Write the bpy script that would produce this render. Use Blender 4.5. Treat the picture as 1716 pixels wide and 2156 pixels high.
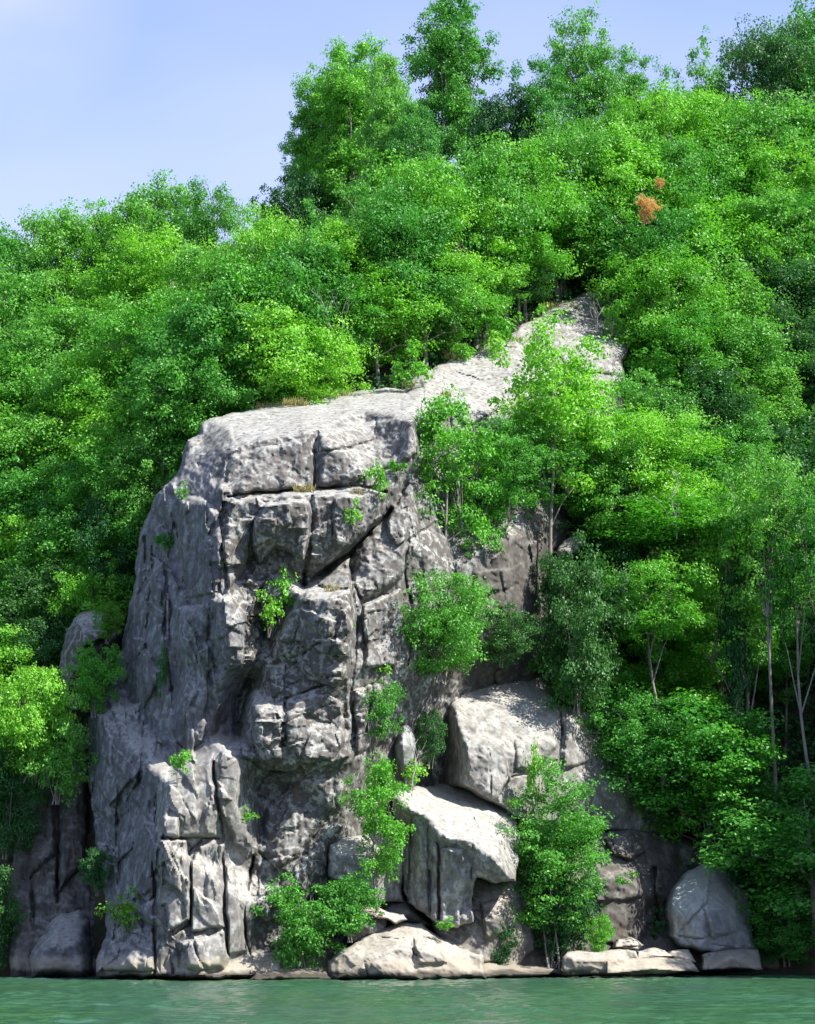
import bpy, math, random
import numpy as np
from mathutils import Vector
from mathutils.geometry import delaunay_2d_cdt

R = math.radians
sc = bpy.context.scene
for o in list(bpy.data.objects):
    bpy.data.objects.remove(o)
COL = sc.collection

# ------------------------------------------------------------------ camera, sky, sun, exposure
F = 4000.0            # focal length in picture units (picture is 1716 x 2156 of them)
CX, CY = 858.0, 1078.0
PITCH = math.atan(894.0 / F)
CAMZ = 1.45
cam = bpy.data.cameras.new('camera')
cam.sensor_fit = 'HORIZONTAL'; cam.sensor_width = 36.0; cam.lens = 36.0 * F / 1716.0
cam.clip_start = 0.5; cam.clip_end = 3000.0
camo = bpy.data.objects.new('camera', cam); COL.objects.link(camo)
camo.location = (0, 0, CAMZ); camo.rotation_euler = (math.pi / 2 + PITCH, 0, 0)
sc.camera = camo

SUN = Vector((0.74, -0.36, 0.90)).normalized()      # towards the sun
SUN_EL = math.asin(SUN.z); SUN_AZ = math.atan2(SUN.x, SUN.y)
world = bpy.data.worlds.new('World'); sc.world = world; world.use_nodes = True
wn, wl = world.node_tree.nodes, world.node_tree.links
bg = wn['Background']
sky = wn.new('ShaderNodeTexSky'); sky.sky_type = 'NISHITA'; sky.sun_disc = False
sky.sun_elevation = SUN_EL; sky.sun_rotation = SUN_AZ
sky.air_density = 1.0; sky.dust_density = 0.7; sky.ozone_density = 4.0; sky.altitude = 100
tc = wn.new('ShaderNodeTexCoord'); mp = wn.new('ShaderNodeMapping')
mp.inputs['Scale'].default_value = (1.0, 1.0, 3.2); mp.inputs['Location'].default_value = (0.30, 0.2, 0.1)
cn = wn.new('ShaderNodeTexNoise'); cn.inputs['Scale'].default_value = 1.6; cn.inputs['Detail'].default_value = 4.0
cn.inputs['Roughness'].default_value = 0.5
cr = wn.new('ShaderNodeMapRange'); cr.inputs['From Min'].default_value = 0.42; cr.inputs['From Max'].default_value = 0.80
cr.inputs['To Min'].default_value = 0.25; cr.inputs['To Max'].default_value = 0.7
cm = wn.new('ShaderNodeMix'); cm.data_type = 'RGBA'
cm.inputs['B'].default_value = (3.3, 3.5, 5.6, 1)
wl.new(tc.outputs['Generated'], mp.inputs['Vector']); wl.new(mp.outputs['Vector'], cn.inputs['Vector'])
wl.new(cn.outputs['Fac'], cr.inputs['Value'])
sx = wn.new('ShaderNodeSeparateXYZ'); wl.new(tc.outputs['Generated'], sx.inputs[0])
hz = wn.new('ShaderNodeMapRange'); wl.new(sx.outputs['Z'], hz.inputs['Value'])
hz.inputs['From Min'].default_value = 0.30; hz.inputs['From Max'].default_value = 0.47; hz.inputs['To Min'].default_value = 0.45; hz.inputs['To Max'].default_value = -0.12
cd = wn.new('ShaderNodeVectorMath'); cd.operation = 'DISTANCE'; wl.new(tc.outputs['Generated'], cd.inputs[0])
_d = Vector((-0.205, 0.86, 0.455)).normalized(); cd.inputs[1].default_value = _d
cdr = wn.new('ShaderNodeMapRange'); wl.new(cd.outputs['Value'], cdr.inputs['Value'])
cdr.inputs['From Min'].default_value = 0.0; cdr.inputs['From Max'].default_value = 0.075; cdr.inputs['To Min'].default_value = 0.7; cdr.inputs['To Max'].default_value = 0.0
cn2 = wn.new('ShaderNodeTexNoise'); wl.new(mp.outputs['Vector'], cn2.inputs['Vector']); cn2.inputs['Scale'].default_value = 9.0; cn2.inputs['Detail'].default_value = 5.0
mu = wn.new('ShaderNodeMath'); mu.operation = 'MULTIPLY'; wl.new(cdr.outputs['Result'], mu.inputs[0]); wl.new(cn2.outputs['Fac'], mu.inputs[1])
a1 = wn.new('ShaderNodeMath'); a1.operation = 'ADD'; wl.new(cr.outputs['Result'], a1.inputs[0]); wl.new(hz.outputs['Result'], a1.inputs[1])
a2 = wn.new('ShaderNodeMath'); a2.operation = 'ADD'; a2.use_clamp = True; wl.new(a1.outputs[0], a2.inputs[0]); wl.new(mu.outputs[0], a2.inputs[1])
wl.new(a2.outputs[0], cm.inputs['Factor'])
wl.new(sky.outputs['Color'], cm.inputs['A']); wl.new(cm.outputs['Result'], bg.inputs['Color'])
bg.inputs['Strength'].default_value = 0.115

sl = bpy.data.lights.new('sun', 'SUN'); sl.energy = 4.6; sl.angle = R(0.53); sl.color = (1.0, 0.955, 0.88)
slo = bpy.data.objects.new('sun', sl); COL.objects.link(slo)
slo.rotation_euler = SUN.to_track_quat('Z', 'Y').to_euler()
slo.location = (30, -20, 60)

vs = sc.view_settings
vs.view_transform = 'Standard'; vs.look = 'None'; vs.gamma = 1.0; vs.use_curve_mapping = False
vs.exposure = 1.25
sc.cycles.max_bounces = 6; sc.cycles.diffuse_bounces = 3; sc.cycles.glossy_bounces = 3
sc.cycles.transmission_bounces = 3; sc.cycles.transparent_max_bounces = 4
sc.cycles.use_adaptive_sampling = True

# ------------------------------------------------------------------ geometry helpers
def ray_point(px, py, Y):
    px = np.asarray(px, float); py = np.asarray(py, float); Y = np.asarray(Y, float)
    a = (px - CX) / F; b = (CY - py) / F
    dy = math.cos(PITCH) - b * math.sin(PITCH); dz = math.sin(PITCH) + b * math.cos(PITCH)
    t = Y / dy
    return a * t, Y + 0 * t, CAMZ + dz * t

def pt(px, py, Y):
    x, y, z = ray_point(px, py, Y); return float(x), float(y), float(z)

rngG = np.random.default_rng(7)
_perm = rngG.permutation(256); _perm = np.concatenate([_perm, _perm, _perm])
_grad = rngG.normal(size=(256, 3)); _grad /= np.linalg.norm(_grad, axis=1)[:, None]

def perlin(x, y, z):
    xi = np.floor(x).astype(int); yi = np.floor(y).astype(int); zi = np.floor(z).astype(int)
    xf, yf, zf = x - xi, y - yi, z - zi
    u, v, w = (t * t * t * (t * (t * 6 - 15) + 10) for t in (xf, yf, zf))
    def g(i, j, k):
        h = _perm[_perm[_perm[(xi + i) & 255] + ((yi + j) & 255)] + ((zi + k) & 255)]
        q = _grad[h]
        return q[..., 0] * (xf - i) + q[..., 1] * (yf - j) + q[..., 2] * (zf - k)
    l = lambda a, b, t: a + t * (b - a)
    return l(l(l(g(0,0,0), g(1,0,0), u), l(g(0,1,0), g(1,1,0), u), v),
             l(l(g(0,0,1), g(1,0,1), u), l(g(0,1,1), g(1,1,1), u), v), w) * 1.6

def fbm(x, y, z, octv=4, gain=0.5, ridged=False):
    s = 0; a = 1.0; f = 1.0
    for i in range(octv):
        n = perlin(x * f + 13.7 * i, y * f - 7.1 * i, z * f + 3.3 * i)
        if ridged: n = 1 - 2 * np.abs(n)
        s = s + a * n; a *= gain; f *= 2.03
    return s

def facets(x, y, z, seed=0):
    """broken-rock relief: upper envelope of tilted caps, one per jittered lattice cell (continuous, creased)"""
    val = np.full(x.shape, -9.0)
    xi = np.floor(x).astype(int); yi = np.floor(y).astype(int); zi = np.floor(z).astype(int)
    for i in (-1, 0, 1):
        for j in (-1, 0, 1):
            for k in (-1, 0, 1):
                h = _perm[_perm[_perm[(xi + i + seed) & 255] + ((yi + j) & 255)] + ((zi + k) & 255)]
                h2 = _perm[h + 17]; h3 = _perm[h2 + 5]; h4 = _perm[h3 + 91]
                dx = x - (xi + i + h / 256.0); dy = y - (yi + j + h2 / 256.0); dz = z - (zi + k + h3 / 256.0)
                d = dx * dx + dy * dy + dz * dz
                q = _grad[h4]
                v = (h4 / 128.0 - 1.0) * 0.45 + 1.0 * (q[..., 0] * dx + q[..., 2] * dz) - 1.1 * d
                val = np.maximum(val, v)
    return val

def in_poly(px, py, poly):
    inside = np.zeros(np.shape(px), bool); n = len(poly)
    for i in range(n):
        x1, y1 = poly[i]; x2, y2 = poly[(i + 1) % n]
        if y1 == y2: continue
        c = ((y1 > py) != (y2 > py)) & (px < (x2 - x1) * (py - y1) / (y2 - y1) + x1)
        inside ^= c
    return inside

def seg_dist(px, py, pts, closed=True, nearest=False):
    best = np.full(np.shape(px), 1e9); nx = np.zeros(np.shape(px)); ny = np.zeros(np.shape(px))
    n = len(pts)
    for i in range(n if closed else n - 1):
        x1, y1 = pts[i]; x2, y2 = pts[(i + 1) % n]
        dx, dy = x2 - x1, y2 - y1; L = dx * dx + dy * dy + 1e-9
        t = np.clip(((px - x1) * dx + (py - y1) * dy) / L, 0, 1)
        qx, qy = x1 + t * dx, y1 + t * dy
        d = np.hypot(px - qx, py - qy); m = d < best
        best = np.where(m, d, best)
        if nearest: nx = np.where(m, qx, nx); ny = np.where(m, qy, ny)
    return (best, nx, ny) if nearest else best

def rough_outline(pts, rnd, amp=0.09, depth=3, cap=5.0):
    for _ in range(depth):
        out = []
        for i in range(len(pts)):
            a, b = pts[i], pts[(i + 1) % len(pts)]
            out.append(a)
            dx, dy = b[0] - a[0], b[1] - a[1]; L = math.hypot(dx, dy)
            if L > 6:
                s = rnd.uniform(-1, 1) * min(cap, amp * L)
                out.append(((a[0] + b[0]) / 2 - dy / L * s, (a[1] + b[1]) / 2 + dx / L * s))
        pts = out
    return pts

class Field:
    """depth over the picture from scattered (px, py, depth) points"""
    def __init__(self, ctrl):
        self.c = ctrl
        P = [Vector((c[0], c[1])) for c in ctrl]
        v, e, f, ov, oe, of = delaunay_2d_cdt(P, [], [], 0, 1e-4)
        Y = [ctrl[o[0]][2] for o in ov]
        self.v = np.array([(a.x, a.y) for a in v]); self.Y = np.array(Y); self.f = [t for t in f if len(t) == 3]
    def raw(self, px, py):
        # beyond the hull of the points: the depth at the nearest place on the hull
        cnt = {}
        for t in self.f:
            for k in range(3):
                e = tuple(sorted((t[k], t[(k + 1) % 3]))); cnt[e] = cnt.get(e, 0) + 1
        d = np.full(px.shape, 1e18); out = np.zeros(px.shape)
        for (i, j), n in cnt.items():
            if n != 1: continue
            A, B = self.v[i], self.v[j]; L = ((B - A) ** 2).sum() + 1e-9
            t = np.clip(((px - A[0]) * (B[0] - A[0]) + (py - A[1]) * (B[1] - A[1])) / L, 0, 1)
            q = (px - A[0] - t * (B[0] - A[0])) ** 2 + (py - A[1] - t * (B[1] - A[1])) ** 2
            m = q < d; d = np.where(m, q, d); out = np.where(m, self.Y[i] * (1 - t) + self.Y[j] * t, out)
        for a, b, c in self.f:
            A, B, Cc = self.v[a], self.v[b], self.v[c]
            det = (B[1] - Cc[1]) * (A[0] - Cc[0]) + (Cc[0] - B[0]) * (A[1] - Cc[1])
            if abs(det) < 1e-6: continue
            l1 = ((B[1] - Cc[1]) * (px - Cc[0]) + (Cc[0] - B[0]) * (py - Cc[1])) / det
            l2 = ((Cc[1] - A[1]) * (px - Cc[0]) + (A[0] - Cc[0]) * (py - Cc[1])) / det
            l3 = 1 - l1 - l2
            m = (l1 >= -1e-6) & (l2 >= -1e-6) & (l3 >= -1e-6)
            out = np.where(m, l1 * self.Y[a] + l2 * self.Y[b] + l3 * self.Y[c], out)
        return out
    def __call__(self, px, py, soft=7.0):
        s = 0
        for dx, dy in ((0, 0), (1, 0), (-1, 0), (0, 1), (0, -1)):
            s = s + self.raw(px + dx * soft, py + dy * soft)
        return s / 5

def mesh_from(name, V, faces_arr, mats, smooth=False, sharp=None):
    """faces_arr: numpy (n,k) with equal k, or a list of faces"""
    me = bpy.data.meshes.new(name)
    if isinstance(faces_arr, np.ndarray):
        n, k = faces_arr.shape
        me.vertices.add(len(V)); me.vertices.foreach_set('co', np.asarray(V, np.float32).ravel())
        me.loops.add(n * k); me.loops.foreach_set('vertex_index', faces_arr.astype(np.int32).ravel())
        me.polygons.add(n); me.polygons.foreach_set('loop_start', np.arange(n, dtype=np.int32) * k)
        me.polygons.foreach_set('loop_total', np.full(n, k, np.int32))
        me.update(calc_edges=True)
    else:
        me.from_pydata([tuple(v) for v in V], [], faces_arr); me.update()
    me.shade_smooth() if smooth else me.shade_flat()
    if sharp: me.set_sharp_from_angle(angle=R(sharp))
    for m in (mats if isinstance(mats, (list, tuple)) else [mats]):
        me.materials.append(m)
    return me

def link(name, data, parent=None, label=None, cat=None, group=None, kind=None):
    o = bpy.data.objects.new(name, data); COL.objects.link(o)
    if parent: o.parent = parent
    if label: o['label'] = label
    if cat: o['category'] = cat
    if group: o['group'] = group
    if kind: o['kind'] = kind
    return o

# ------------------------------------------------------------------ materials
def new_mat(name):
    m = bpy.data.materials.new(name); m.use_nodes = True
    nt = m.node_tree; b = nt.nodes['Principled BSDF']
    return m, nt, b

def mixc(nt, fac, a, b, blend='MIX'):
    n = nt.nodes.new('ShaderNodeMix'); n.data_type = 'RGBA'; n.blend_type = blend
    for key, v in (('Factor', fac), ('A', a), ('B', b)):
        s = n.inputs[key]
        if hasattr(v, 'is_output'): nt.links.new(v, s)
        else: s.default_value = v if key == 'Factor' else (*v, 1)
    return n.outputs['Result']

def rng_node(nt, v, a, b, c=0.0, d=1.0):
    n = nt.nodes.new('ShaderNodeMapRange')
    nt.links.new(v, n.inputs['Value'])
    n.inputs['From Min'].default_value = a; n.inputs['From Max'].default_value = b
    n.inputs['To Min'].default_value = c; n.inputs['To Max'].default_value = d
    return n.outputs['Result']

def noise(nt, vec, scale, detail=4, rough=0.55, stretch=(1, 1, 1), rot=(0, 0, 0)):
    mp = nt.nodes.new('ShaderNodeMapping'); nt.links.new(vec, mp.inputs['Vector'])
    mp.inputs['Scale'].default_value = stretch; mp.inputs['Rotation'].default_value = rot
    n = nt.nodes.new('ShaderNodeTexNoise'); nt.links.new(mp.outputs['Vector'], n.inputs['Vector'])
    n.inputs['Scale'].default_value = scale; n.inputs['Detail'].default_value = detail
    n.inputs['Roughness'].default_value = rough
    return n.outputs['Fac']

def math_node(nt, op, a, b=None):
    n = nt.nodes.new('ShaderNodeMath'); n.operation = op; n.use_clamp = (op == 'MULTIPLY')
    for i, v in enumerate((a, b)):
        if v is None: continue
        if hasattr(v, 'is_output'): nt.links.new(v, n.inputs[i])
        else: n.inputs[i].default_value = v
    return n.outputs[0]

def rock_mat(name, light=(0.31, 0.295, 0.285), dark=(0.15, 0.145, 0.145), lichen=0.95, pale=0.6, rust=0.3, top=(0.34, 0.32, 0.30)):
    m, nt, b = new_mat(name)
    geo = nt.nodes.new('ShaderNodeNewGeometry'); pos = geo.outputs['Position']
    sep = nt.nodes.new('ShaderNodeSeparateXYZ'); nt.links.new(pos, sep.inputs[0])
    sn = nt.nodes.new('ShaderNodeSeparateXYZ'); nt.links.new(geo.outputs['Normal'], sn.inputs[0])
    big = noise(nt, pos, 0.45, 6, 0.6)
    streak = noise(nt, pos, 1.4, 3, 0.6, (1.2, 1.2, 0.28), (0.0, 0.12, 0))
    c = mixc(nt, rng_node(nt, big, 0.32, 0.66), dark, light)
    c = mixc(nt, rng_node(nt, streak, 0.40, 0.62, 0.0, 0.75), c, tuple(v * 0.55 for v in dark))
    # paler stone on faces turned upwards, varied by noise
    med = noise(nt, pos, 1.3, 4, 0.6)
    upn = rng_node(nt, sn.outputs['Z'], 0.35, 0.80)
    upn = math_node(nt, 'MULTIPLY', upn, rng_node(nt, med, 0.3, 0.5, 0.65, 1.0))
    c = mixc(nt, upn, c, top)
    # grey-white crust lichen
    pl = noise(nt, pos, 2.3, 4, 0.6)
    c = mixc(nt, math_node(nt, 'MULTIPLY', rng_node(nt, pl, 0.47, 0.58, 0.0, pale * 0.85), rng_node(nt, noise(nt, pos, 0.7, 2, 0.5), 0.35, 0.6, 0.3, 1.0)), c, (0.52, 0.53, 0.51))
    # brown-black lichen blotches with a broken edge, thick in places, absent in others
    dl = noise(nt, pos, 3.6, 2.6, 0.58, (1.0, 1.0, 0.8))
    where = rng_node(nt, noise(nt, pos, 0.6, 5, 0.65), 0.33, 0.46, 0.35, 1.0)
    amt = math_node(nt, 'MULTIPLY', rng_node(nt, dl, 0.46, 0.52, 0.0, 0.95), where)
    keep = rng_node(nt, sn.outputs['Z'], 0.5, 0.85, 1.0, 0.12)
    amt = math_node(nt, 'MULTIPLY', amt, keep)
    amt = math_node(nt, 'MULTIPLY', amt, lichen)
    c = mixc(nt, amt, c, (0.085, 0.074, 0.068))
    sp = noise(nt, pos, 6.5, 1, 0.5)
    c = mixc(nt, rng_node(nt, sp, 0.56, 0.66, 0.0, 0.7 * lichen + 0.1), c, (0.10, 0.09, 0.085))
    # rust and soil streaks
    ru = noise(nt, pos, 0.8, 6, 0.7, (1.5, 1.5, 0.5))
    c = mixc(nt, rng_node(nt, ru, 0.60, 0.70, 0.0, rust), c, (0.27, 0.15, 0.07))
    # bleached band and black wet line just above the lake
    zj = math_node(nt, 'ADD', sep.outputs['Z'], rng_node(nt, med, 0.2, 0.8, -0.12, 0.12))
    c = mixc(nt, rng_node(nt, zj, 0.62, 0.80, 0.65, 0.0), c, (0.34, 0.29, 0.23))
    c = mixc(nt, rng_node(nt, zj, 0.20, 0.34, 0.93, 0.0), c, (0.045, 0.038, 0.032))
    c = mixc(nt, 1.0, c, (0.81, 0.83, 0.80), 'MULTIPLY')
    nt.links.new(c, b.inputs['Base Color'])
    b.inputs['Roughness'].default_value = 0.85; b.inputs['Specular IOR Level'].default_value = 0.3
    bu = nt.nodes.new('ShaderNodeBump'); bu.inputs['Strength'].default_value = 0.35; bu.inputs['Distance'].default_value = 0.045
    nt.links.new(rng_node(nt, sn.outputs['Z'], 0.35, 0.75, 0.05, 0.015), bu.inputs['Distance'])
    hsum = math_node(nt, 'ADD', noise(nt, pos, 2.8, 2.4, 0.55, (1, 1, 0.8)), math_node(nt, 'MULTIPLY', dl, 0.5))
    nt.links.new(hsum, bu.inputs['Height']); nt.links.new(bu.outputs['Normal'], b.inputs['Normal'])
    return m

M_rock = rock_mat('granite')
M_rock_shade = rock_mat('granite_shade_tint', (0.27, 0.27, 0.30), (0.13, 0.13, 0.15), 0.6, 0.35, 0.3)  # copy of the granite with blue grey shade put into its colour
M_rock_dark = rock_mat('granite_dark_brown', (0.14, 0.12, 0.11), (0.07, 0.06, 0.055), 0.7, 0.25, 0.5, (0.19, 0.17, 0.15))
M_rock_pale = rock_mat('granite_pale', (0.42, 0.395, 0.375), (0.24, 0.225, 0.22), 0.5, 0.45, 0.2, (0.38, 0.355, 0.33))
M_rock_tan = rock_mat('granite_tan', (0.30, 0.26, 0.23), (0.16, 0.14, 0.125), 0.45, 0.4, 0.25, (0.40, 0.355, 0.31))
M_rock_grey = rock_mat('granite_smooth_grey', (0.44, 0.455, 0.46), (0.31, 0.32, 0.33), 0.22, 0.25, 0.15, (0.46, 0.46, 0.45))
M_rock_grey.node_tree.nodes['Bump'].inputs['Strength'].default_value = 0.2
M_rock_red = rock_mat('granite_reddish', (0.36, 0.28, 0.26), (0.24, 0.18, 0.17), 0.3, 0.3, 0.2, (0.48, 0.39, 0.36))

def leaf_mat(name, a, b2, tr, gloss=0.42):
    m, nt, b = new_mat(name)
    out = nt.nodes['Material Output']
    oi = nt.nodes.new('ShaderNodeObjectInfo'); geo = nt.nodes.new('ShaderNodeNewGeometry')
    n1 = noise(nt, geo.outputs['Position'], 0.9, 3, 0.6)
    isl = geo.outputs['Random Per Island']
    f = math_node(nt, 'ADD', rng_node(nt, n1, 0.3, 0.7, 0, 0.45), rng_node(nt, isl, 0, 1, 0, 0.40))
    c = mixc(nt, f, a, b2)
    hs = nt.nodes.new('ShaderNodeHueSaturation'); nt.links.new(c, hs.inputs['Color'])
    nt.links.new(rng_node(nt, oi.outputs['Random'], 0, 1, 0.478, 0.508), hs.inputs['Hue'])
    nt.links.new(rng_node(nt, oi.outputs['Random'], 0, 1, 1.2, 0.78), hs.inputs['Value'])
    nt.links.new(hs.outputs['Color'], b.inputs['Base Color'])
    b.inputs['Roughness'].default_value = gloss; b.inputs['Specular IOR Level'].default_value = 0.25
    t = nt.nodes.new('ShaderNodeBsdfTranslucent')
    tcol = mixc(nt, 1.0, hs.outputs['Color'], tr, 'MULTIPLY'); nt.links.new(tcol, t.inputs['Color'])
    mx = nt.nodes.new('ShaderNodeMixShader'); mx.inputs['Fac'].default_value = 0.30
    nt.links.new(b.outputs[0], mx.inputs[1]); nt.links.new(t.outputs[0], mx.inputs[2])
    nt.links.new(mx.outputs[0], out.inputs['Surface'])
    return m

LEAF = {
    'b': leaf_mat('leaf_bright_green', (0.078, 0.29, 0.026), (0.17, 0.46, 0.055), (1.5, 1.8, 0.6)),
    'm': leaf_mat('leaf_mid_green', (0.056, 0.220, 0.032), (0.12, 0.37, 0.058), (1.4, 1.8, 0.7)),
    'd': leaf_mat('leaf_dark_green', (0.026, 0.105, 0.028), (0.054, 0.18, 0.046), (1.4, 1.7, 0.8)),
    'y': leaf_mat('leaf_yellow_green', (0.08, 0.25, 0.018), (0.15, 0.36, 0.03), (1.5, 1.5, 0.4)),
    'o': leaf_mat('leaf_dead_orange', (0.50, 0.32, 0.09), (0.72, 0.50, 0.18), (1.2, 1.0, 0.6)),
}
CWORD = {'b': 'bright green', 'm': 'mid green', 'd': 'dark green', 'y': 'yellow green', 'o': 'dead orange'}

def bark_mat(name, a, b2):
    m, nt, b = new_mat(name)
    geo = nt.nodes.new('ShaderNodeNewGeometry')
    n = noise(nt, geo.outputs['Position'], 5, 6, 0.7, (1, 1, 0.3))
    nt.links.new(mixc(nt, rng_node(nt, n, 0.35, 0.65), a, b2), b.inputs['Base Color'])
    b.inputs['Roughness'].default_value = 0.9
    bu = nt.nodes.new('ShaderNodeBump'); bu.inputs['Distance'].default_value = 0.03
    nt.links.new(n, bu.inputs['Height']); nt.links.new(bu.outputs['Normal'], b.inputs['Normal'])
    return m
M_bark = bark_mat('bark_grey', (0.13, 0.11, 0.095), (0.27, 0.24, 0.215))
M_bark_pale = bark_mat('bark_pale', (0.22, 0.20, 0.18), (0.42, 0.39, 0.36))

def ground_mat():
    m, nt, b = new_mat('forest_floor')
    geo = nt.nodes.new('ShaderNodeNewGeometry'); pos = geo.outputs['Position']
    c = mixc(nt, rng_node(nt, noise(nt, pos, 0.8, 8, 0.7), 0.35, 0.65), (0.035, 0.040, 0.018), (0.085, 0.065, 0.038))
    c = mixc(nt, rng_node(nt, noise(nt, pos, 2.3, 8, 0.7), 0.52, 0.6, 0, 0.8), c, (0.022, 0.070, 0.014))
    nt.links.new(c, b.inputs['Base Color']); b.inputs['Roughness'].default_value = 1.0
    bu = nt.nodes.new('ShaderNodeBump'); bu.inputs['Distance'].default_value = 0.2
    nt.links.new(noise(nt, pos, 3, 8, 0.75), bu.inputs['Height']); nt.links.new(bu.outputs['Normal'], b.inputs['Normal'])
    return m
M_ground = ground_mat()

def water_mat():
    m, nt, b = new_mat('lake_water')
    geo = nt.nodes.new('ShaderNodeNewGeometry'); pos = geo.outputs['Position']
    n = noise(nt, pos, 0.12, 3, 0.5)
    c = mixc(nt, rng_node(nt, n, 0.3, 0.7), (0.034, 0.092, 0.042), (0.034, 0.096, 0.060))
    nt.links.new(c, b.inputs['Base Color'])
    b.inputs['Roughness'].default_value = 0.16; b.inputs['IOR'].default_value = 1.33
    bu = nt.nodes.new('ShaderNodeBump'); bu.inputs['Strength'].default_value = 0.35; bu.inputs['Distance'].default_value = 0.012
    nt.links.new(noise(nt, pos, 9, 4, 0.6, (0.6, 1, 1)), bu.inputs['Height']); nt.links.new(bu.outputs['Normal'], b.inputs['Normal'])
    return m
M_water = water_mat()

# ------------------------------------------------------------------ the lake
def build_water():
    xs = np.arange(-19, 19.01, 0.13)
    ys = np.concatenate([np.arange(24, 50, 0.10), np.arange(50, 80, 0.13)])
    X, Y = np.meshgrid(xs, ys)
    rr = np.random.default_rng(3)
    Z = np.zeros_like(X)
    for i in range(26):
        lam = 0.28 * 1.09 ** i if i < 16 else rr.uniform(0.3, 1.1)
        ang = R(rr.normal(74, 26)); k = 2 * math.pi / lam
        amp = 0.0085 * lam ** 0.7
        Z += amp * np.sin(k * (X * math.cos(ang) + Y * math.sin(ang)) + rr.uniform(0, 6.28))
    gust = 0.55 + 0.75 * np.clip(fbm(X * 0.13, Y * 0.10, X * 0 + 5, 3) + 0.35, 0, 1)
    Z *= gust
    V = np.stack([X.ravel(), Y.ravel(), Z.ravel()], 1)
    h, w = X.shape
    idx = np.arange(h * w).reshape(h, w)
    Fq = np.stack([idx[:-1, :-1], idx[:-1, 1:], idx[1:, 1:], idx[1:, :-1]], -1).reshape(-1, 4)
    nb = len(V)
    V = np.concatenate([V, [(-600, -600, -0.09), (600, -600, -0.09), (600, 600, -0.09), (-600, 600, -0.09)]])
    Fq = np.concatenate([Fq, [[nb, nb + 1, nb + 2, nb + 3]]])
    link('lake_water', mesh_from('lake_water', V, Fq, M_water, True), kind='structure')
build_water()

# ------------------------------------------------------------------ the hillside
G = [  # px, py, distance
 (-300,1600,78),(-300,1000,93),(-300,820,102),
 (50,1560,81),(50,1300,85),(50,1100,89),(50,930,95),(50,840,102),
 (180,1330,83),(250,1050,88),(350,900,92),(350,745,101),(330,1150,81.5),
 (450,905,80),(560,870,81),(600,810,90),(600,740,99),
 (700,836,81.5),(850,828,82),(750,780,87),(800,690,94),(940,600,95),(750,640,98),(940,760,87),
 (1100,690,90),(1250,612,95),(1100,600,96),(1240,455,102),(1460,490,104),(1640,400,107),(1760,370,109),
 (1400,700,95),(1400,900,91),(1300,960,87.5),(1600,800,98),(1760,800,99),(1600,1200,90),(1760,1200,91),
 (1300,1200,84.5),(1200,1150,81.5),(1200,1350,81.5),(1350,1500,81.5),(1560,1600,83),(1760,1600,84),
 (1560,1850,80.5),(1760,1900,81),(2200,1500,86),(2200,900,100),(2200,450,112),
 (1100,1250,80.5),(1000,1450,78),(900,1650,77),
]
GW = []
for a in G: GW.append(pt(*a))
for x in (-70, -50, -35, -22, -16): GW.append((x, 75.0, -1.5))
for x in (-12, -9, -6, -3, 0): GW.append((x, 71.5, -1.5))
for x in (3, 6, 10, 15): GW.append((x, 75.5, -1.5))
for x, y, z in ((18, 72, -1.0), (19, 66, -1.5), (23, 71, 1.5), (24, 65, 1.0), (30, 68, 5.0), (50, 70, 12.0), (80, 70, 16.0), (26, 62, 0.5)): GW.append((x, y, z))  # unseen shore bend on the right, added to carry the shade trees
for x in (-70, -40, -20, 0, 10): GW.append((x, 64, -4))
for x, z in ((-45, 30), (-22, 34), (-8, 38), (6, 42), (20, 47), (40, 50)): GW.append((x, 122, z)); GW.append((x, 150, z - 8)); GW.append((x, 200, z - 26))
for x, y, z in ((-70, 95, 24), (75, 100, 34), (-70, 160, 12), (90, 160, 24)): GW.append((x, y, z))
GW = np.array(GW)
def tps_fit(P, z, lam=0.6):
    n = len(P); d2 = ((P[:, None] - P[None]) ** 2).sum(-1)
    K = 0.5 * d2 * np.log(d2 + 1e-9); K[np.arange(n), np.arange(n)] = lam
    A = np.zeros((n + 3, n + 3)); A[:n, :n] = K; A[:n, n] = 1; A[:n, n + 1:] = P; A[n, :n] = 1; A[n + 1:, :n] = P.T
    return np.linalg.solve(A, np.concatenate([z, [0, 0, 0]]))
_w = tps_fit(GW[:, :2] / 10, GW[:, 2])
def ground_z(x, y):
    x = np.asarray(x, float); y = np.asarray(y, float)
    s = _w[-3] + _w[-2] * x / 10 + _w[-1] * y / 10
    for i in range(len(GW)):
        d2 = (x / 10 - GW[i, 0] / 10) ** 2 + (y / 10 - GW[i, 1] / 10) ** 2
        s = s + _w[i] * 0.5 * d2 * np.log(d2 + 1e-9)
    return s

def build_ground():
    xs = np.concatenate([np.arange(-75, -28, 3.0), np.arange(-28, 32, 0.5), np.arange(32, 95, 3.0)])
    ys = np.concatenate([np.arange(64, 112, 0.45), np.arange(112, 210, 4.0)])
    X, Y = np.meshgrid(xs, ys); Z = ground_z(X, Y)
    Z = Z + 0.35 * fbm(X * 0.3, Y * 0.3, Z * 0.3, 4)
    V = np.stack([X.ravel(), Y.ravel(), Z.ravel()], 1); h, w = X.shape
    idx = np.arange(h * w).reshape(h, w)
    Fq = np.stack([idx[:-1, :-1], idx[:-1, 1:], idx[1:, 1:], idx[1:, :-1]], -1).reshape(-1, 4)
    link('hillside_ground', mesh_from('hillside_ground', V, Fq, M_ground, True), kind='structure')
build_ground()

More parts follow.
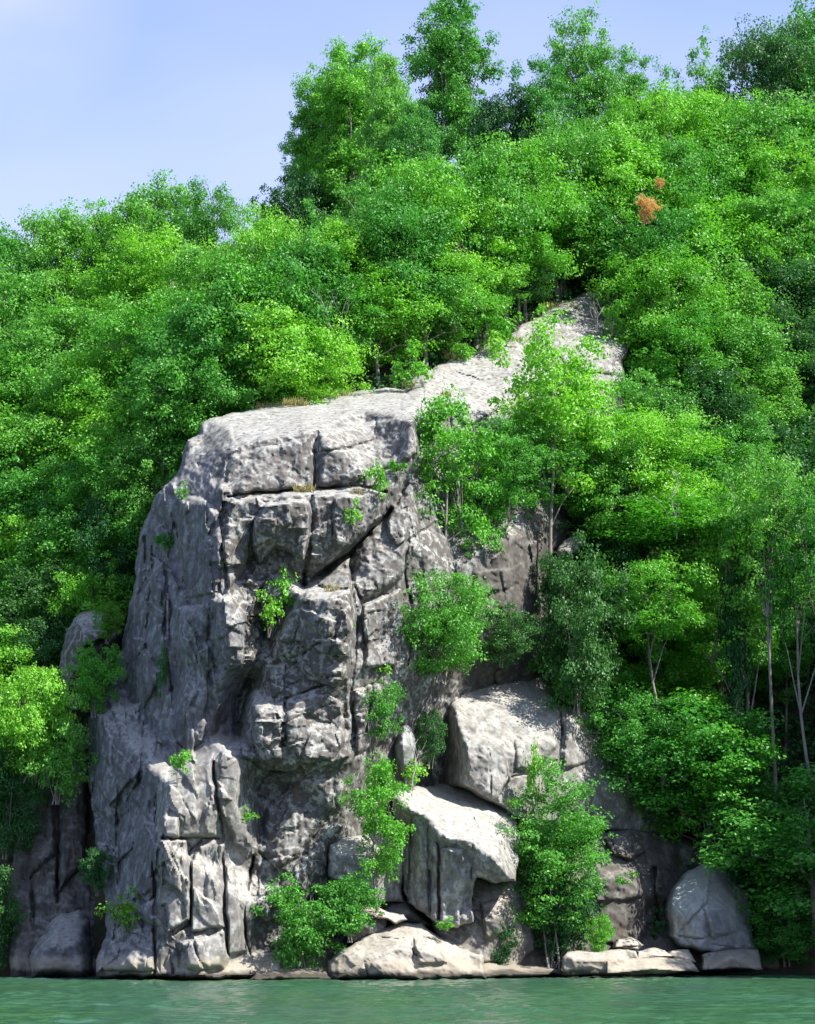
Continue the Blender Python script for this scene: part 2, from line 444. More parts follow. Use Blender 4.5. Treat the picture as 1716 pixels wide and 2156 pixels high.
def build_undergrowth():
    rs = np.random.default_rng(17)
    n = 4200
    x = np.where(rs.random(n * 3) < .5, rs.uniform(8, 28, n * 3), rs.uniform(-26, 30, n * 3)); y = rs.uniform(76, 108, n * 3); z = ground_z(x, y)
    m = (z > 1.0) & ~((x > -14) & (x < 5) & (y < 79)); x, y, z = x[m][:n], y[m][:n], z[m][:n]
    V, T = leaves(np.stack([x, y, z + 0.35], 1), rs.uniform(.5, 1.0, len(x)), 42, .26, rs, .6)
    link('undergrowth', mesh_from('undergrowth', V, T, LEAF['d']), None, 'low dark green undergrowth covering the hillside between the trunks', 'undergrowth', None, 'stuff')

# ------------------------------------------------------------------ rocks
def relief_rock(outline, ctrl, mat, blocks=(), cracks=(), step=3.0, rim=(14, 0.8), back=5.0, amp=(0.35, 0.22, 0.06),
                fsc=(0.55, 0.3), seed=1, parts=None, name='boulder', label=None, cat=None, group=None, kind=None,
                rough=0.09, warp=4.0, ribs=0.0, flakes=(), calm=(), waterfoot=None, cap=5.0):
    """a rock body: its outline has a real distance, its front is carved in depth, its back goes into the hill"""
    rnd = random.Random(seed)
    ol = rough_outline(list(outline), rnd, rough, cap=cap)
    oa = np.array(ol)
    x0, y0 = oa.min(0) - 2 * step; x1, y1 = oa.max(0) + 2 * step
    gx, gy = np.arange(x0, x1, step), np.arange(y0, y1, step)
    PX, PY = np.meshgrid(gx, gy)
    ins = in_poly(PX, PY, ol)
    q = ins[:-1, :-1].astype(int) + ins[:-1, 1:] + ins[1:, 1:] + ins[1:, :-1]
    qm = q >= 2
    use = np.zeros_like(ins)
    use[:-1, :-1] |= qm; use[:-1, 1:] |= qm; use[1:, 1:] |= qm; use[1:, :-1] |= qm
    idx = -np.ones(PX.shape, int); idx[use] = np.arange(use.sum())
    px, py = PX[use], PY[use]; inn = ins[use]
    d, nx, ny = seg_dist(px, py, ol, True, True)
    snap = (~inn) | (d < 0.35 * step)
    px = np.where(snap, nx, px); py = np.where(snap, ny, py); d = np.where(snap, 0, d)
    Fd = Field(ctrl)
    Y = Fd(px, py)
    X, _, Z = ray_point(px, py, Y)
    wx = px + warp * perlin(X * 1.1 + seed, Z * 1.1, Y * 0 + 3.1) + 0.5 * warp * perlin(X * 3 + seed, Z * 3, Y * 0 + 9.1)
    wy = py + warp * perlin(X * 1.1 + seed + 40, Z * 1.1, Y * 0 + 7.7) + 0.5 * warp * perlin(X * 3 + seed, Z * 3, Y * 0 + 5.1)
    for b in blocks:
        poly, h, bev = b[0], b[1], b[2]
        xs_, ys_ = [p[0] for p in poly], [p[1] for p in poly]
        bb = (wx > min(xs_) - 2) & (wx < max(xs_) + 2) & (wy > min(ys_) - 2) & (wy < max(ys_) + 2)
        if not bb.any(): continue
        i_ = in_poly(wx[bb], wy[bb], poly); dd = seg_dist(wx[bb], wy[bb], poly)
        t = np.clip(dd / bev, 0, 1); prof = np.sqrt(1 - (1 - t) ** 2)
        tilt = 0
        if len(b) > 3:
            mx_, my_ = sum(xs_) / len(xs_), sum(ys_) / len(ys_)
            tilt = b[3] * (wx[bb] - mx_) / 50 + b[4] * (wy[bb] - my_) / 50
        Y[bb] -= np.where(i_, (h + tilt) * prof, 0)
    for (fx0, fy0, fx1, fy1, nfl, smin, smax, hgt, ang, asp) in flakes:
        for _ in range(nfl):
            ccx, ccy = rnd.uniform(fx0, fx1), rnd.uniform(fy0, fy1); sz = smin * (smax / smin) ** rnd.random()
            an = math.radians(rnd.gauss(ang, 22)); nn = rnd.choice((4, 5, 5, 6))
            poly = []
            for k in range(nn):
                t = 2 * math.pi * (k + rnd.uniform(-.28, .28)) / nn
                u, v = sz * asp * math.cos(t), sz * math.sin(t)
                poly.append((ccx + u * math.cos(an) - v * math.sin(an), ccy + u * math.sin(an) + v * math.cos(an)))
            m_ = (abs(wx - ccx) < sz * asp * 1.1 + 2) & (abs(wy - ccy) < sz * asp * 1.1 + 2)
            if not m_.any(): continue
            i_ = in_poly(wx[m_], wy[m_], poly); dd = seg_dist(wx[m_], wy[m_], poly)
            h = hgt * rnd.uniform(-.5, 1) * (sz / smax) ** 0.5; bev = rnd.uniform(1.5, 4.5)
            prof = np.clip(dd / bev, 0, 1); g1, g2 = rnd.uniform(-.6, .6) * abs(h), rnd.uniform(-.6, .6) * abs(h)
            Y[m_] -= np.where(i_, prof * (h + g1 * (wx[m_] - ccx) / sz + g2 * (wy[m_] - ccy) / sz), 0)
    for (pl, w, dep) in cracks:
        dd = seg_dist(wx, wy, pl, False)
        mod = np.clip(0.62 + 0.9 * perlin(X * 0.8 + 5, Z * 0.8, Y * 0 + dep * 3), 0.12, 1.15)
        Y += dep * 0.62 * mod * np.exp(-(dd / (w * (0.35 + 0.35 * mod))) ** 2)
    f1 = fsc[0]; cal = np.ones(px.shape)
    for cp in calm:
        cal = np.where(in_poly(px, py, cp), np.clip(1 - seg_dist(px, py, cp) / 18, 0.25, 1), cal)
    Y0 = Y.copy()
    Y -= amp[0] * facets(X / (1.5 / 1), Y * f1 / 1.0, Z / 2.3, seed)
    Y -= 0.62 * amp[1] * facets(X / 0.62 + Z * 0.15, Y * f1, Z / 1.0, seed + 11)
    Y -= 0.25 * amp[2] * facets(X / 0.24, Y * f1, Z / 0.34, seed + 23)
    Y -= 0.5 * amp[0] * fbm(X * 0.9, Y * 0.5, Z * 0.6, 2)
    Y -= 0.022 * fbm(X * 2.6, Y * 2, Z * 2.2, 4, 0.5)
    Y -= 0.07 * np.clip(fbm(X * 1.6, Y, Z * 2.6 + X * 0.8, 3, 0.55, True) - 0.55, 0, 1)
    if ribs: Y -= ribs * fbm(X * 1.9 + 0.10 * Z, Y * 0.8, Z * 0.16, 3, 0.55, True)
    Y = Y0 + (Y - Y0) * cal
    rw, rd = rim
    t = np.clip(d / rw, 0, 1)
    Y += rd * (1 - np.sqrt(1 - (1 - t) ** 2))
    X, _, Z = ray_point(px, py, Y)
    V = np.stack([X, Y, Z], 1)
    a = idx[:-1, :-1][qm]; b_ = idx[1:, :-1][qm]; c = idx[1:, 1:][qm]; d_ = idx[:-1, 1:][qm]
    quads = np.stack([a, b_, c, d_], 1)
    fx = px[quads].mean(1); fy = py[quads].mean(1)
    # sides and back
    e = np.concatenate([quads[:, [0, 1]], quads[:, [1, 2]], quads[:, [2, 3]], quads[:, [3, 0]]])
    es = np.sort(e, 1); key = es[:, 0] * len(V) + es[:, 1]
    u, first, cnt = np.unique(key, return_index=True, return_counts=True)
    be = e[first[cnt == 1]]
    bv = np.unique(be); remap = {int(v): i for i, v in enumerate(bv)}
    cx_, cz_ = X.mean(), Z.mean()
    lay = []
    for s_, k in ((0.45, 0.965), (1.0, 0.88)):
        W = V[bv].copy()
        W[:, 0] = cx_ + (W[:, 0] - cx_) * k; W[:, 2] = cz_ + (W[:, 2] - cz_) * k * (1 if kind != 'structure' else 1)
        W[:, 1] += back * s_ + 0.3 * perlin(W[:, 0], W[:, 2], W[:, 1])
        lay.append(W)
    n0 = len(V); nb = len(bv)
    side = []
    for i, j in be:
        i1, j1 = remap[int(i)], remap[int(j)]
        side.append((int(j), int(i), n0 + i1, n0 + j1)); side.append((n0 + j1, n0 + i1, n0 + nb + i1, n0 + nb + j1))
    V = np.concatenate([V] + lay)
    allq = np.concatenate([quads, np.array(side)]) if side else quads
    # object origin at the foot
    ox, oy, oz = float(X.mean()), float(Y.min() + 0.3), float(Z.min())
    Vl = V - np.array([ox, oy, oz])
    if parts:
        root = link(name, None, None, label, cat, group, kind); root.location = (ox, oy, oz)
        tag = np.full(len(quads), -1)
        for i, p in enumerate(parts):
            m = in_poly(fx, fy, p[1]) & (tag < 0); tag[m] = i
        tag = np.concatenate([tag, np.full(len(side), -1)])
        for i in range(-1, len(parts)):
            m = tag == i
            if not m.any(): continue
            fq = allq[m]; uv, inv = np.unique(fq, return_inverse=True)
            pm = mat if i < 0 or len(parts[i]) < 4 else parts[i][3]
            me = mesh_from('rock_face', Vl[uv], inv.reshape(-1, 4), pm, True, 48)
            po = link('rock_face' if i < 0 else parts[i][0], me, root)
            if i >= 0 and parts[i][2]: po['label'] = parts[i][2]
        return root
    o = link(name, mesh_from(name, Vl, allq, mat, True, 48), None, label, cat, group, kind)
    o.location = (ox, oy, oz)
    return o

def shift(pl, dx, dy): return [(a + dx, b + dy) for a, b in pl]

cliff_outline = [(203,2058),(206,2010),(225,1960),(222,1900),(205,1800),(192,1700),(188,1600),(192,1500),(200,1475),(225,1465),
 (240,1400),(262,1330),(280,1250),(285,1190),(300,1110),(320,1060),(345,1022),(372,1000),(385,950),(395,926),(420,912),(422,895),
 (440,882),(490,868),(560,853),(620,840),(690,825),(760,822),(830,817),(850,821),(862,800),(885,786),(930,766),(975,747),(1010,738),
 (1060,710),(1100,682),(1150,657),(1200,632),(1250,610),(1292,604),(1305,640),(1345,682),(1345,702),(1310,760),(1320,830),(1310,900),
 (1300,960),(1270,1050),(1230,1130),(1190,1200),(1170,1350),(1170,1450),(1100,1520),(1010,1640),(960,1720),(880,1800),(830,1900),(780,2000),
 (740,2062),(600,2062),(520,2060),(400,2062),(300,2062)]
cliff_ctrl = [(316,1055,74.6),(294,1110,75.2),(370,996,74.0),(382,950,74.6),

 (203,2058,67.2),(330,2062,66.2),(430,2062,66.0),(520,2060,66.6),(700,2062,68.6),(780,2000,70.5),(260,2058,66.8),
 (470,1580,68.3),(350,1650,67.9),(335,1770,67.1),(335,1950,66.7),(518,1900,67.2),(505,1640,68.0),
 (545,1660,70.2),(560,1850,69.4),(535,2000,68.3),
 (322,1700,69.2),(322,1950,68.0),(270,1700,71),(250,1900,69.6),(228,1960,69.6),(190,1600,74.5),(210,1800,73),(192,1500,75.5),(240,1550,73.2),(230,2010,68.3),
 (285,1190,75.4),(262,1330,76),(235,1420,76.5),(330,1110,73.9),(345,1022,74.4),(300,1400,73.5),(380,1062,72.2),(405,1300,70.6),(385,1500,70.6),(330,1550,72),
 (470,1040,70.4),(460,1150,70.0),(462,1250,69.3),(485,1350,68.8),(475,1410,69.4),(440,1550,70.2),(360,1600,71),
 (560,1320,71.4),(525,1440,71.6),(497,1550,71.2),(530,1250,70.6),
 (640,1250,69.2),(735,1250,69.4),(742,1400,69.2),(570,1400,69.8),(540,1500,69.1),(540,1595,68.7),(650,1600,68.4),(620,1500,68.6),(735,1600,69.0),
 (620,1665,69.9),(600,1800,69.2),(700,1720,69.7),(620,1900,69.1),(650,2000,69),
 (500,1050,70.1),(650,1042,70.2),(812,1034,71.2),(640,1150,70.3),(720,1150,70.7),(560,1200,71.0),
 (640,1235,71.2),(740,1170,71.6),(815,1090,72.0),
 (765,1260,70.4),(850,1150,71.3),(870,1000,73.2),(1000,1012,76),(1050,1000,77.5),(950,1200,72.8),(850,1400,71),(1000,1300,73.6),(1100,1130,76),(1100,1300,76),(1170,1400,79),(1040,1150,74),
 (780,1550,70.6),(850,1600,73),(900,1450,72.4),(900,1700,75),(1000,1500,76.5),(830,1900,73),(1000,1400,75),
 (490,945,71.6),(560,925,71.9),(660,908,72.0),(870,885,73.0),(880,960,72.6),(650,1028,71.2),(482,1022,71.0),(850,985,72.2),(430,1000,72.3),(400,1000,73.2),(395,926,74.8),(420,950,74),
 (440,884,76),(480,900,74.2),(620,842,79),(700,827,80.5),(850,823,80.5),(640,893,73.3),(560,905,73.2),(760,862,76),(870,856,75.6),
 (888,830,78.8),(900,790,82.5),(975,749,86),(1100,684,89.5),(1292,606,95),(1345,690,93),(1310,790,88),(1200,850,84.5),(1290,850,86),(1050,872,80),(950,872,78.5),(1300,960,84),(1100,950,78),(940,980,76),(1230,1130,82)]
B = [
 ([(334,1769),(396,1769),(400,1853),(400,1936),(353,1962),(347,1908),(336,1908)],.62,6,.1,0),
 ([(400,1814),(420,1783),(452,1769),(465,1838),(473,1952),(402,1962)],.45,6,-.1,0),
 ([(347,1657),(400,1617),(447,1582),(450,1672),(462,1712),(455,1763),(345,1766),(338,1716)],.45,8),
 ([(451,1594),(471,1574),(503,1598),(508,1621),(503,1696),(518,1735),(534,1775),(518,1806),(487,1775),(461,1688)],.38,14),
 ([(475,1822),(495,1818),(503,1893),(522,2003),(483,2011),(475,1956)],.35,9),
 ([(377,1985),(471,1962),(483,2015),(470,2040),(393,2040)],.5,12),
 ([(334,1720),(376,1720),(376,1763),(334,1763)],.35,10),
 ([(507,1594),(534,1602),(550,1621),(625,1621),(632,1607),(664,1607),(672,1621),(715,1602),(735,1595),(742,1500),(735,1440),(750,1300),(740,1250),(700,1238),(650,1240),(610,1290),(560,1390),(520,1480),(505,1560)],.5,5),
 ([(625,1260),(650,1242),(730,1250),(745,1290),(742,1360),(732,1430),(700,1445),(650,1430),(625,1400),(635,1340)],.45,12),
 ([(650,1260),(700,1255),(735,1275),(735,1330),(690,1345),(650,1320)],.25,10),
 ([(605,1480),(640,1468),(690,1460),(722,1480),(725,1560),(700,1600),(640,1600),(600,1570)],.35,8,.1,0),
 ([(526,1480),(560,1400),(600,1400),(600,1480),(590,1600),(550,1610),(530,1540)],.3,8),
 ([(640,1350),(700,1340),(735,1360),(720,1420),(660,1425)],.3,8),
 ([(440,1262),(480,1247),(520,1290),(514,1350),(512,1398),(480,1412),(460,1370),(442,1345),(450,1300)],.65,18),
 ([(375,1055),(400,1043),(425,1050),(465,1080),(465,1200),(460,1245),(400,1260),(375,1150)],.55,20),
 ([(370,1280),(440,1270),(440,1400),(430,1560),(395,1590),(375,1480)],.5,20),
 ([(290,1250),(345,1180),(360,1300),(345,1420),(300,1500)],.5,16),
 ([(535,1100),(560,1055),(640,1050),(660,1060),(655,1130),(640,1180),(620,1170),(580,1150),(545,1190),(530,1150)],.9,10),
 ([(480,1055),(540,1045),(560,1060),(530,1110),(520,1200),(480,1240),(468,1150)],.5,12),
 ([(660,1042),(740,1037),(815,1038),(812,1080),(770,1125),(730,1165),(690,1190),(652,1180),(655,1120)],.45,7),
 ([(702,1048),(770,1042),(765,1110),(735,1150),(702,1170)],.25,6),
 ([(450,1040),(490,960),(560,940),(655,918),(663,950),(660,1028),(560,1034)],.35,14),
 ([(668,915),(740,895),(800,885),(878,868),(880,955),(850,975),(740,1015),(670,1026),(668,960)],.4,12),
 ([(672,918),(735,900),(785,893),(788,925),(730,942),(672,950)],.22,6),
 ([(671,1231),(735,1170),(737,1240),(700,1240)],.3,6),
 ([(745,1165),(815,1095),(862,1015),(880,1005),(885,1150),(830,1230),(765,1265),(748,1230)],.5,12),
 ([(762,1275),(840,1240),(860,1330),(830,1400),(770,1410)],.5,12),
 ([(745,1450),(800,1440),(830,1480),(810,1560),(750,1590)],.5,10),
 ([(560,1700),(640,1640),(700,1640),(705,1700),(660,1760),(640,1800),(580,1830),(545,1790)],.45,16),
 ([(550,1810),(650,1800),(690,1760),(690,1860),(640,1920),(560,1950),(540,1900)],.35,16),
 ([(225,1960),(325,1890),(328,2045),(215,2045)],.6,20),
 ([(195,1500),(300,1480),(300,1600),(275,1700),(240,1740),(200,1700)],.5,18),
 ([(885,800),(935,775),(940,850),(900,850)],.35,8),([(948,860),(1000,800),(1045,830),(1040,870),(985,900)],.4,10),
 ([(1150,720),(1230,712),(1300,740),(1290,790),(1200,780)],.3,8),
 ([(905,1000),(960,985),(1045,1000),(1040,1060),(920,1050)],.4,10),
]
CK = [
 ([(480,1045),(540,1037),(650,1032),(740,1022),(812,1034)],4,.7),
 ([(668,912),(664,960),(660,1030)],5,.7),([(657,1042),(652,1130),(640,1232)],6,.9),
 ([(668,953),(730,946),(790,927),(792,880)],3,.3),
 ([(825,1075),(765,1132),(738,1165),(690,1198),(640,1236)],8,1.3),
 ([(700,1085),(698,1195)],3,.35),([(737,1170),(741,1240),(752,1300),(748,1400),(738,1450)],6,.8),
 ([(450,1600),(452,1640),(457,1690),(466,1740),(470,1800),(474,1900),(479,1980),(482,2010)],4,.9),
 ([(335,1767),(460,1767)],2.5,.35),([(500,1773),(535,1773)],2.5,.3),
 ([(424,1772),(400,1795),(403,1860),(402,1945),(360,1968)],4,.6),
 ([(531,1800),(520,1900),(515,1950),(526,2015)],4,1.0),
 ([(640,1236),(600,1280),(562,1330),(530,1420),(505,1500),(496,1560)],13,1.0),
 ([(625,1395),(660,1362),(695,1337)],3,.35),([(600,1472),(640,1457),(680,1442),(742,1427)],4,.6),
 ([(600,1480),(602,1560)],3,.4),([(655,1500),(700,1480)],3,.2),([(620,1350),(640,1300)],3,.3),
 ([(432,1060),(440,1150),(452,1245)],4,.5),([(362,1040),(366,1100),(352,1200),(346,1350),(362,1450),(372,1560)],5,.6),
 ([(322,1150),(312,1300),(302,1450),(290,1550)],5,.6),([(398,1400),(388,1560)],4,.4),([(246,1700),(252,1850),(240,1980)],5,.6),
 ([(330,1640),(322,1800),(326,2050)],4,.8),([(347,2035),(355,2000),(366,2050)],5,.7),
 ([(846,818),(880,850),(884,960)],6,1.0),([(937,828),(944,868),(950,905)],6,.8),([(1150,722),(1205,716)],3,.3),([(1100,760),(1180,800)],3,.3),([(560,872),(620,884),(700,866)],2.2,.3),([(760,842),(800,860),(874,866)],2.2,.3),([(960,782),(1010,802),(1080,792)],2.5,.4),([(1120,700),(1152,742),(1142,800)],2.5,.4),([(1200,662),(1270,674),(1340,692)],2.5,.4),([(900,800),(925,830),(980,842)],2.5,.35),
 ([(862,1120),(850,1200),(870,1300),(860,1400)],5,.5),([(920,1080),(960,1180),(950,1300)],5,.5),([(1040,1130),(1060,1250)],5,.5),
 ([(785,1440),(770,1540)],4,.5),([(555,1625),(670,1625)],4,.4),([(560,1210),(545,1280)],5,.5),([(740,825),(745,838)],3,.3)]
cliff_parts = [
 ('gully_face', [(1010,1180),(1060,1130),(1240,1100),(1240,1500),(1100,1560),(1000,1450),(930,1420),(960,1280)], 'dark brown rock in the gully', M_rock_dark),  # this part takes the darker brown granite
 ('summit_slab', [(395,926),(420,850),(850,800),(882,850),(884,862),(800,882),(660,912),(560,925),(485,945),(440,960)], 'pale sunlit slab sloping back along the top of the cliff'),
 ('rock_shelf', [(850,800),(930,740),(1300,590),(1360,690),(1290,860),(1050,900),(900,900),(882,850)], 'whitish bare rock shelf rising to the right under the trees'),
 ('upper_band', [(484,945),(560,925),(660,912),(660,1032),(540,1040),(445,1045),(440,1000)], 'lichened rock band left of the vertical crack'),
 ('upper_band', [(660,912),(800,882),(884,862),(884,975),(812,1034),(740,1022),(660,1032)], 'dark mottled rock band right of the vertical crack'),
 ('overhang_block', [(468,1045),(655,1038),(650,1180),(640,1232),(560,1300),(520,1290),(465,1245)], 'jutting block with a shaded underside'),
 ('rock_block', [(655,1038),(815,1034),(820,1078),(738,1165),(640,1232),(650,1180)], 'square block above the diagonal crack'),
 ('left_buttress', [(285,1190),(300,1090),(345,1010),(380,950),(445,960),(465,1045),(465,1245),(515,1300),(512,1400),(497,1560),(440,1610),(380,1600),(330,1650),(190,1700),(180,1480),(240,1400)], 'ribbed buttress turned away from the sun, painted in blue grey shade', M_rock_shade),  # shade of the turned-away side painted into the rock colour
 ('rock_block', [(640,1236),(738,1165),(752,1300),(740,1440),(742,1500),(735,1598),(672,1625),(550,1625),(505,1597),(497,1560),(530,1420),(562,1330)], 'fractured middle block with a notched lower edge'),
 ('rock_block', [(330,1770),(402,1767),(402,1962),(350,1970),(326,1940)], 'pale upright slab at the left foot of the cliff', M_rock_pale),
 ('rock_block', [(402,1767),(466,1767),(474,1900),(483,2040),(390,2050),(402,1962)], 'pale upright slab beside the narrow crack', M_rock_pale),
 ('rock_block', [(330,1650),(450,1575),(457,1690),(466,1767),(330,1767)], 'pale knobbly block resting on two upright slabs', M_rock_pale),
 ('rock_column', [(450,1575),(475,1565),(510,1600),(510,1700),(540,1775),(531,1810),(526,2020),(483,2020),(466,1767)], 'pale narrow column next to the shaded cleft', M_rock_pale),
 ('shaded_foot', [(190,1700),(330,1650),(326,2062),(190,2070)], 'foot of the cliff painted in blue grey shade', M_rock_shade),  # shade painted into the colour of the foot
 ('lower_face', [(540,1620),(735,1598),(760,1700),(720,2062),(526,2062),(531,1810)], 'smoother grey face under the overhang'),
]
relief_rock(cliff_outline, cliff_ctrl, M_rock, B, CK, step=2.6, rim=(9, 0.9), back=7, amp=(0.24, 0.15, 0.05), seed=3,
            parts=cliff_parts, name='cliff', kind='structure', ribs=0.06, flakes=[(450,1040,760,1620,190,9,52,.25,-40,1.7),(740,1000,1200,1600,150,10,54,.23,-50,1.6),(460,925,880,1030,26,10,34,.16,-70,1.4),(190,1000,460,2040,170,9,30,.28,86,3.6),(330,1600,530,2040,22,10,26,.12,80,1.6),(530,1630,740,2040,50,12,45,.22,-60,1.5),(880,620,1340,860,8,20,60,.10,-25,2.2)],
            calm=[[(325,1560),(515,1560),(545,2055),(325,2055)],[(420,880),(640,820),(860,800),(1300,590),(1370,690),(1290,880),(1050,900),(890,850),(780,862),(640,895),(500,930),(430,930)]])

# recessed cliff at the far left, with the pinnacle on it
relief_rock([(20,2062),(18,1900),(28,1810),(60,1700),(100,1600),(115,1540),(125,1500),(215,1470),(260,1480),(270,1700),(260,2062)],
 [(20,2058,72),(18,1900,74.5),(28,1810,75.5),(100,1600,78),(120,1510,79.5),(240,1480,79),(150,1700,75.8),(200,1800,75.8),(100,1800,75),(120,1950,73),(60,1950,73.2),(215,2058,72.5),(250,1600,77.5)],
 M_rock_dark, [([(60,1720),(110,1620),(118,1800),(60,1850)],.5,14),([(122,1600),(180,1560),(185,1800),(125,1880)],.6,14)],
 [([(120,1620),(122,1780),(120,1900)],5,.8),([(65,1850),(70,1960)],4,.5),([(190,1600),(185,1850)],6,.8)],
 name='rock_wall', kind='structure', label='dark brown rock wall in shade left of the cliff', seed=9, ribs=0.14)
relief_rock([(130,1475),(127,1380),(140,1325),(160,1298),(175,1288),(205,1283),(243,1298),(252,1340),(246,1400),(238,1490),(150,1500)],
 [(130,1475,77),(127,1380,76.8),(160,1298,77.5),(205,1283,78),(252,1340,77),(165,1330,75.6),(170,1380,75.4),(230,1330,75.8),(240,1480,77),(170,1480,76),(200,1420,76.3)],
 M_rock, [([(165,1312),(215,1295),(245,1310),(215,1345),(175,1372)],.5,6)], [([(165,1375),(205,1355),(235,1330)],5,1.1),([(150,1465),(200,1430)],5,.9)],
 name='rock_pinnacle', label='small grey rock pinnacle with a slanting crack left of the cliff', cat='rock', seed=12, back=4)
relief_rock([(62,2062),(60,2020),(75,1985),(100,1945),(130,1920),(165,1915),(190,1940),(195,2000),(190,2062)],
 [(62,2062,70),(190,2062,70.2),(60,2020,71),(130,1920,72.4),(190,1940,72.4),(110,1990,70.4),(160,1990,70.6)],
 M_rock_shade, name='boulder', label='rounded boulder painted in blue grey shade at the lake edge, leftmost of all', cat='boulder', seed=15, rim=(24,1.6), back=3, amp=(.18,.14,.05))  # boulder colour has the shade painted in

# the big leaning rock in the middle of the picture
relief_rock([(929,1449),(950,1432),(990,1415),(1040,1397),(1090,1402),(1150,1410),(1166,1482),(1255,1490),(1330,1480),(1420,1530),(1500,1600),(1520,1700),(1400,1765),(1200,1740),(1080,1720),(1030,1690),(978,1660),(930,1655),(925,1600),(932,1550),(930,1500)],
 [(929,1449,76.5),(928,1650,76),(945,1480,74.5),(940,1560,75.2),(978,1655,72.2),(965,1530,72.9),(985,1600,72.2),(1040,1397,78.5),(1150,1410,79.5),(990,1425,77),(1060,1480,75),(1160,1490,76),(1160,1560,74.4),(1080,1600,73),(1080,1715,72.6),(1255,1495,78),(1250,1660,75.8),(1400,1600,79),(1500,1650,81),(1400,1760,79),(960,1490,73.8)],
 M_rock_pale, [([(978,1560),(1010,1545),(1060,1560),(1075,1640),(1040,1690),(985,1650)],.4,12),([(1085,1560),(1165,1520),(1178,1570),(1120,1620),(1085,1620)],.3,12),([(1190,1500),(1250,1500),(1245,1600),(1185,1620)],.4,12)],
 [([(1181,1500),(1183,1545),(1178,1610)],4,.8),([(1030,1580),(1035,1680)],3,.4),([(1000,1470),(1060,1440)],4,.2),([(1075,1640),(1120,1625),(1170,1600)],3,.4)],
 name='boulder', label='large pale boulder dappled with tree shadow above the pointed block', cat='boulder', seed=21, rim=(9,.8), back=4, amp=(.22,.16,.05))
# the pointed block in front of it
relief_rock([(823,1666),(874,1655),(924,1651),(951,1653),(982,1657),(1005,1664),(1043,1680),(1085,1705),(1095,1760),(1086,1856),(1045,1860),(1005,1846),(993,1895),(997,1941),(960,1955),(936,1950),(905,1934),(859,1902),(848,1875),(844,1818),(832,1722)],
 [(823,1666,70.8),(924,1651,75),(1005,1664,75),(1085,1705,74),(850,1692,69.4),(893,1714,69.0),(930,1762,68.3),(990,1772,68.2),(1040,1805,68.2),(1086,1856,69),(1005,1846,69.0),(838,1760,71),(848,1870,70.6),(870,1800,69.9),(878,1725,69.5),(905,1934,69.4),(920,1775,68.9),(936,1950,69.2),(960,1850,69.0),(993,1895,69.4),(985,1790,68.6),(1000,1720,71)],
 M_rock_pale, [([(870,1740),(900,1740),(903,1925),(875,1905)],.22,7),([(908,1770),(922,1780),(922,1935),(908,1930)],.2,6),([(926,1785),(975,1790),(985,1880),(960,1945),(928,1940)],.28,10)],
 [([(868,1722),(864,1790),(858,1880)],4,.6),([(905,1830),(905,1930)],3,.5),([(923,1775),(925,1935)],3.5,.6),([(995,1780),(990,1850)],4,.4),([(985,1700),(1005,1740),(1030,1765)],3,.4)],
 name='boulder', label='pointed pale block with sunlit top and shaded grooved front', cat='boulder', seed=24, rim=(5,.4), back=3.5, amp=(.12,.12,.05), ribs=.08, step=2.6)
relief_rock([(691,1846),(690,1800),(695,1777),(709,1772),(763,1756),(824,1751),(846,1780),(850,1900),(786,1895)],
 [(691,1846,68.9),(692,1776,69.2),(763,1756,70.6),(824,1751,71.4),(846,1900,70.4),(710,1800,68.7),(780,1800,68.9),(786,1890,69.0),(840,1800,70.4)],
 M_rock_pale, name='boulder', label='flat faced pale block behind the leafy sapling, left of pointed block', cat='boulder', seed=27, rim=(6,.4), back=3, amp=(.1,.1,.05))
def ellipse(cx, cy, rx, ry, n=14, a=0): return [(cx + rx*math.cos(t)*math.cos(a) - ry*math.sin(t)*math.sin(a), cy + rx*math.cos(t)*math.sin(a) + ry*math.sin(t)*math.cos(a)) for t in [2*math.pi*i/n for i in range(n)]]
relief_rock(ellipse(851,1570,27,58), [(823,1570,71.8),(879,1570,71.8),(851,1515,72.1),(851,1625,71.6),(848,1570,71.0)],
 M_rock_grey, name='boulder', label='egg shaped blue grey boulder standing on end in the gully', cat='boulder', seed=30, rim=(24,1.3), back=1.2, amp=(.05,.06,.03), step=2.2)
# boulders along the water
relief_rock([(900,1900),(975,1850),(1090,1850),(1130,1900),(1125,2000),(1090,2035),(1010,2030),(925,2000)],
 [(900,1900,71),(925,2000,70),(975,1850,72),(1090,1850,72),(1130,1900,72.5),(1125,2000,71.5),(1010,2020,69.6),(985,1960,70.2),(1050,1930,70.0)],
 M_rock_tan, [([(1010,1900),(1060,1890),(1070,1960),(1020,1980)],.3,8)], name='boulder', label='brown boulder in shade under the overhanging side of the pointed block', cat='boulder', seed=71, rim=(8,.5), back=2, amp=(.14,.12,.05), step=2.4)
relief_rock([(690,2064),(689,2025),(709,2006),(760,1975),(805,1952),(844,1941),(890,1941),(924,1972),(967,1995),(1017,2010),(1024,2062),(890,2064)],
 [(690,2060,67.1),(1020,2060,67.7),(709,2006,67.7),(805,1955,69.2),(890,1943,70),(850,1990,67.4),(967,1997,69.4),(924,2010,67.5),(760,2020,66.8),(860,2060,66.5)],
 M_rock_tan, [([(702,2064),(745,2037),(813,2012),(850,2022),(893,2064)],.7,9),([(870,1975),(915,1975),(940,2030),(880,2030)],.35,8)],
 [([(866,1985),(870,2010),(905,2030)],3,.4),([(770,2025),(773,2060)],2.5,.3),([(760,1982),(800,1975),(850,1975)],3,.25)],
 name='boulder', label='broad peaked tan boulder in the water below the pointed block', cat='boulder', seed=33, rim=(9,.7), back=3, amp=(.16,.15,.05), step=2.4)
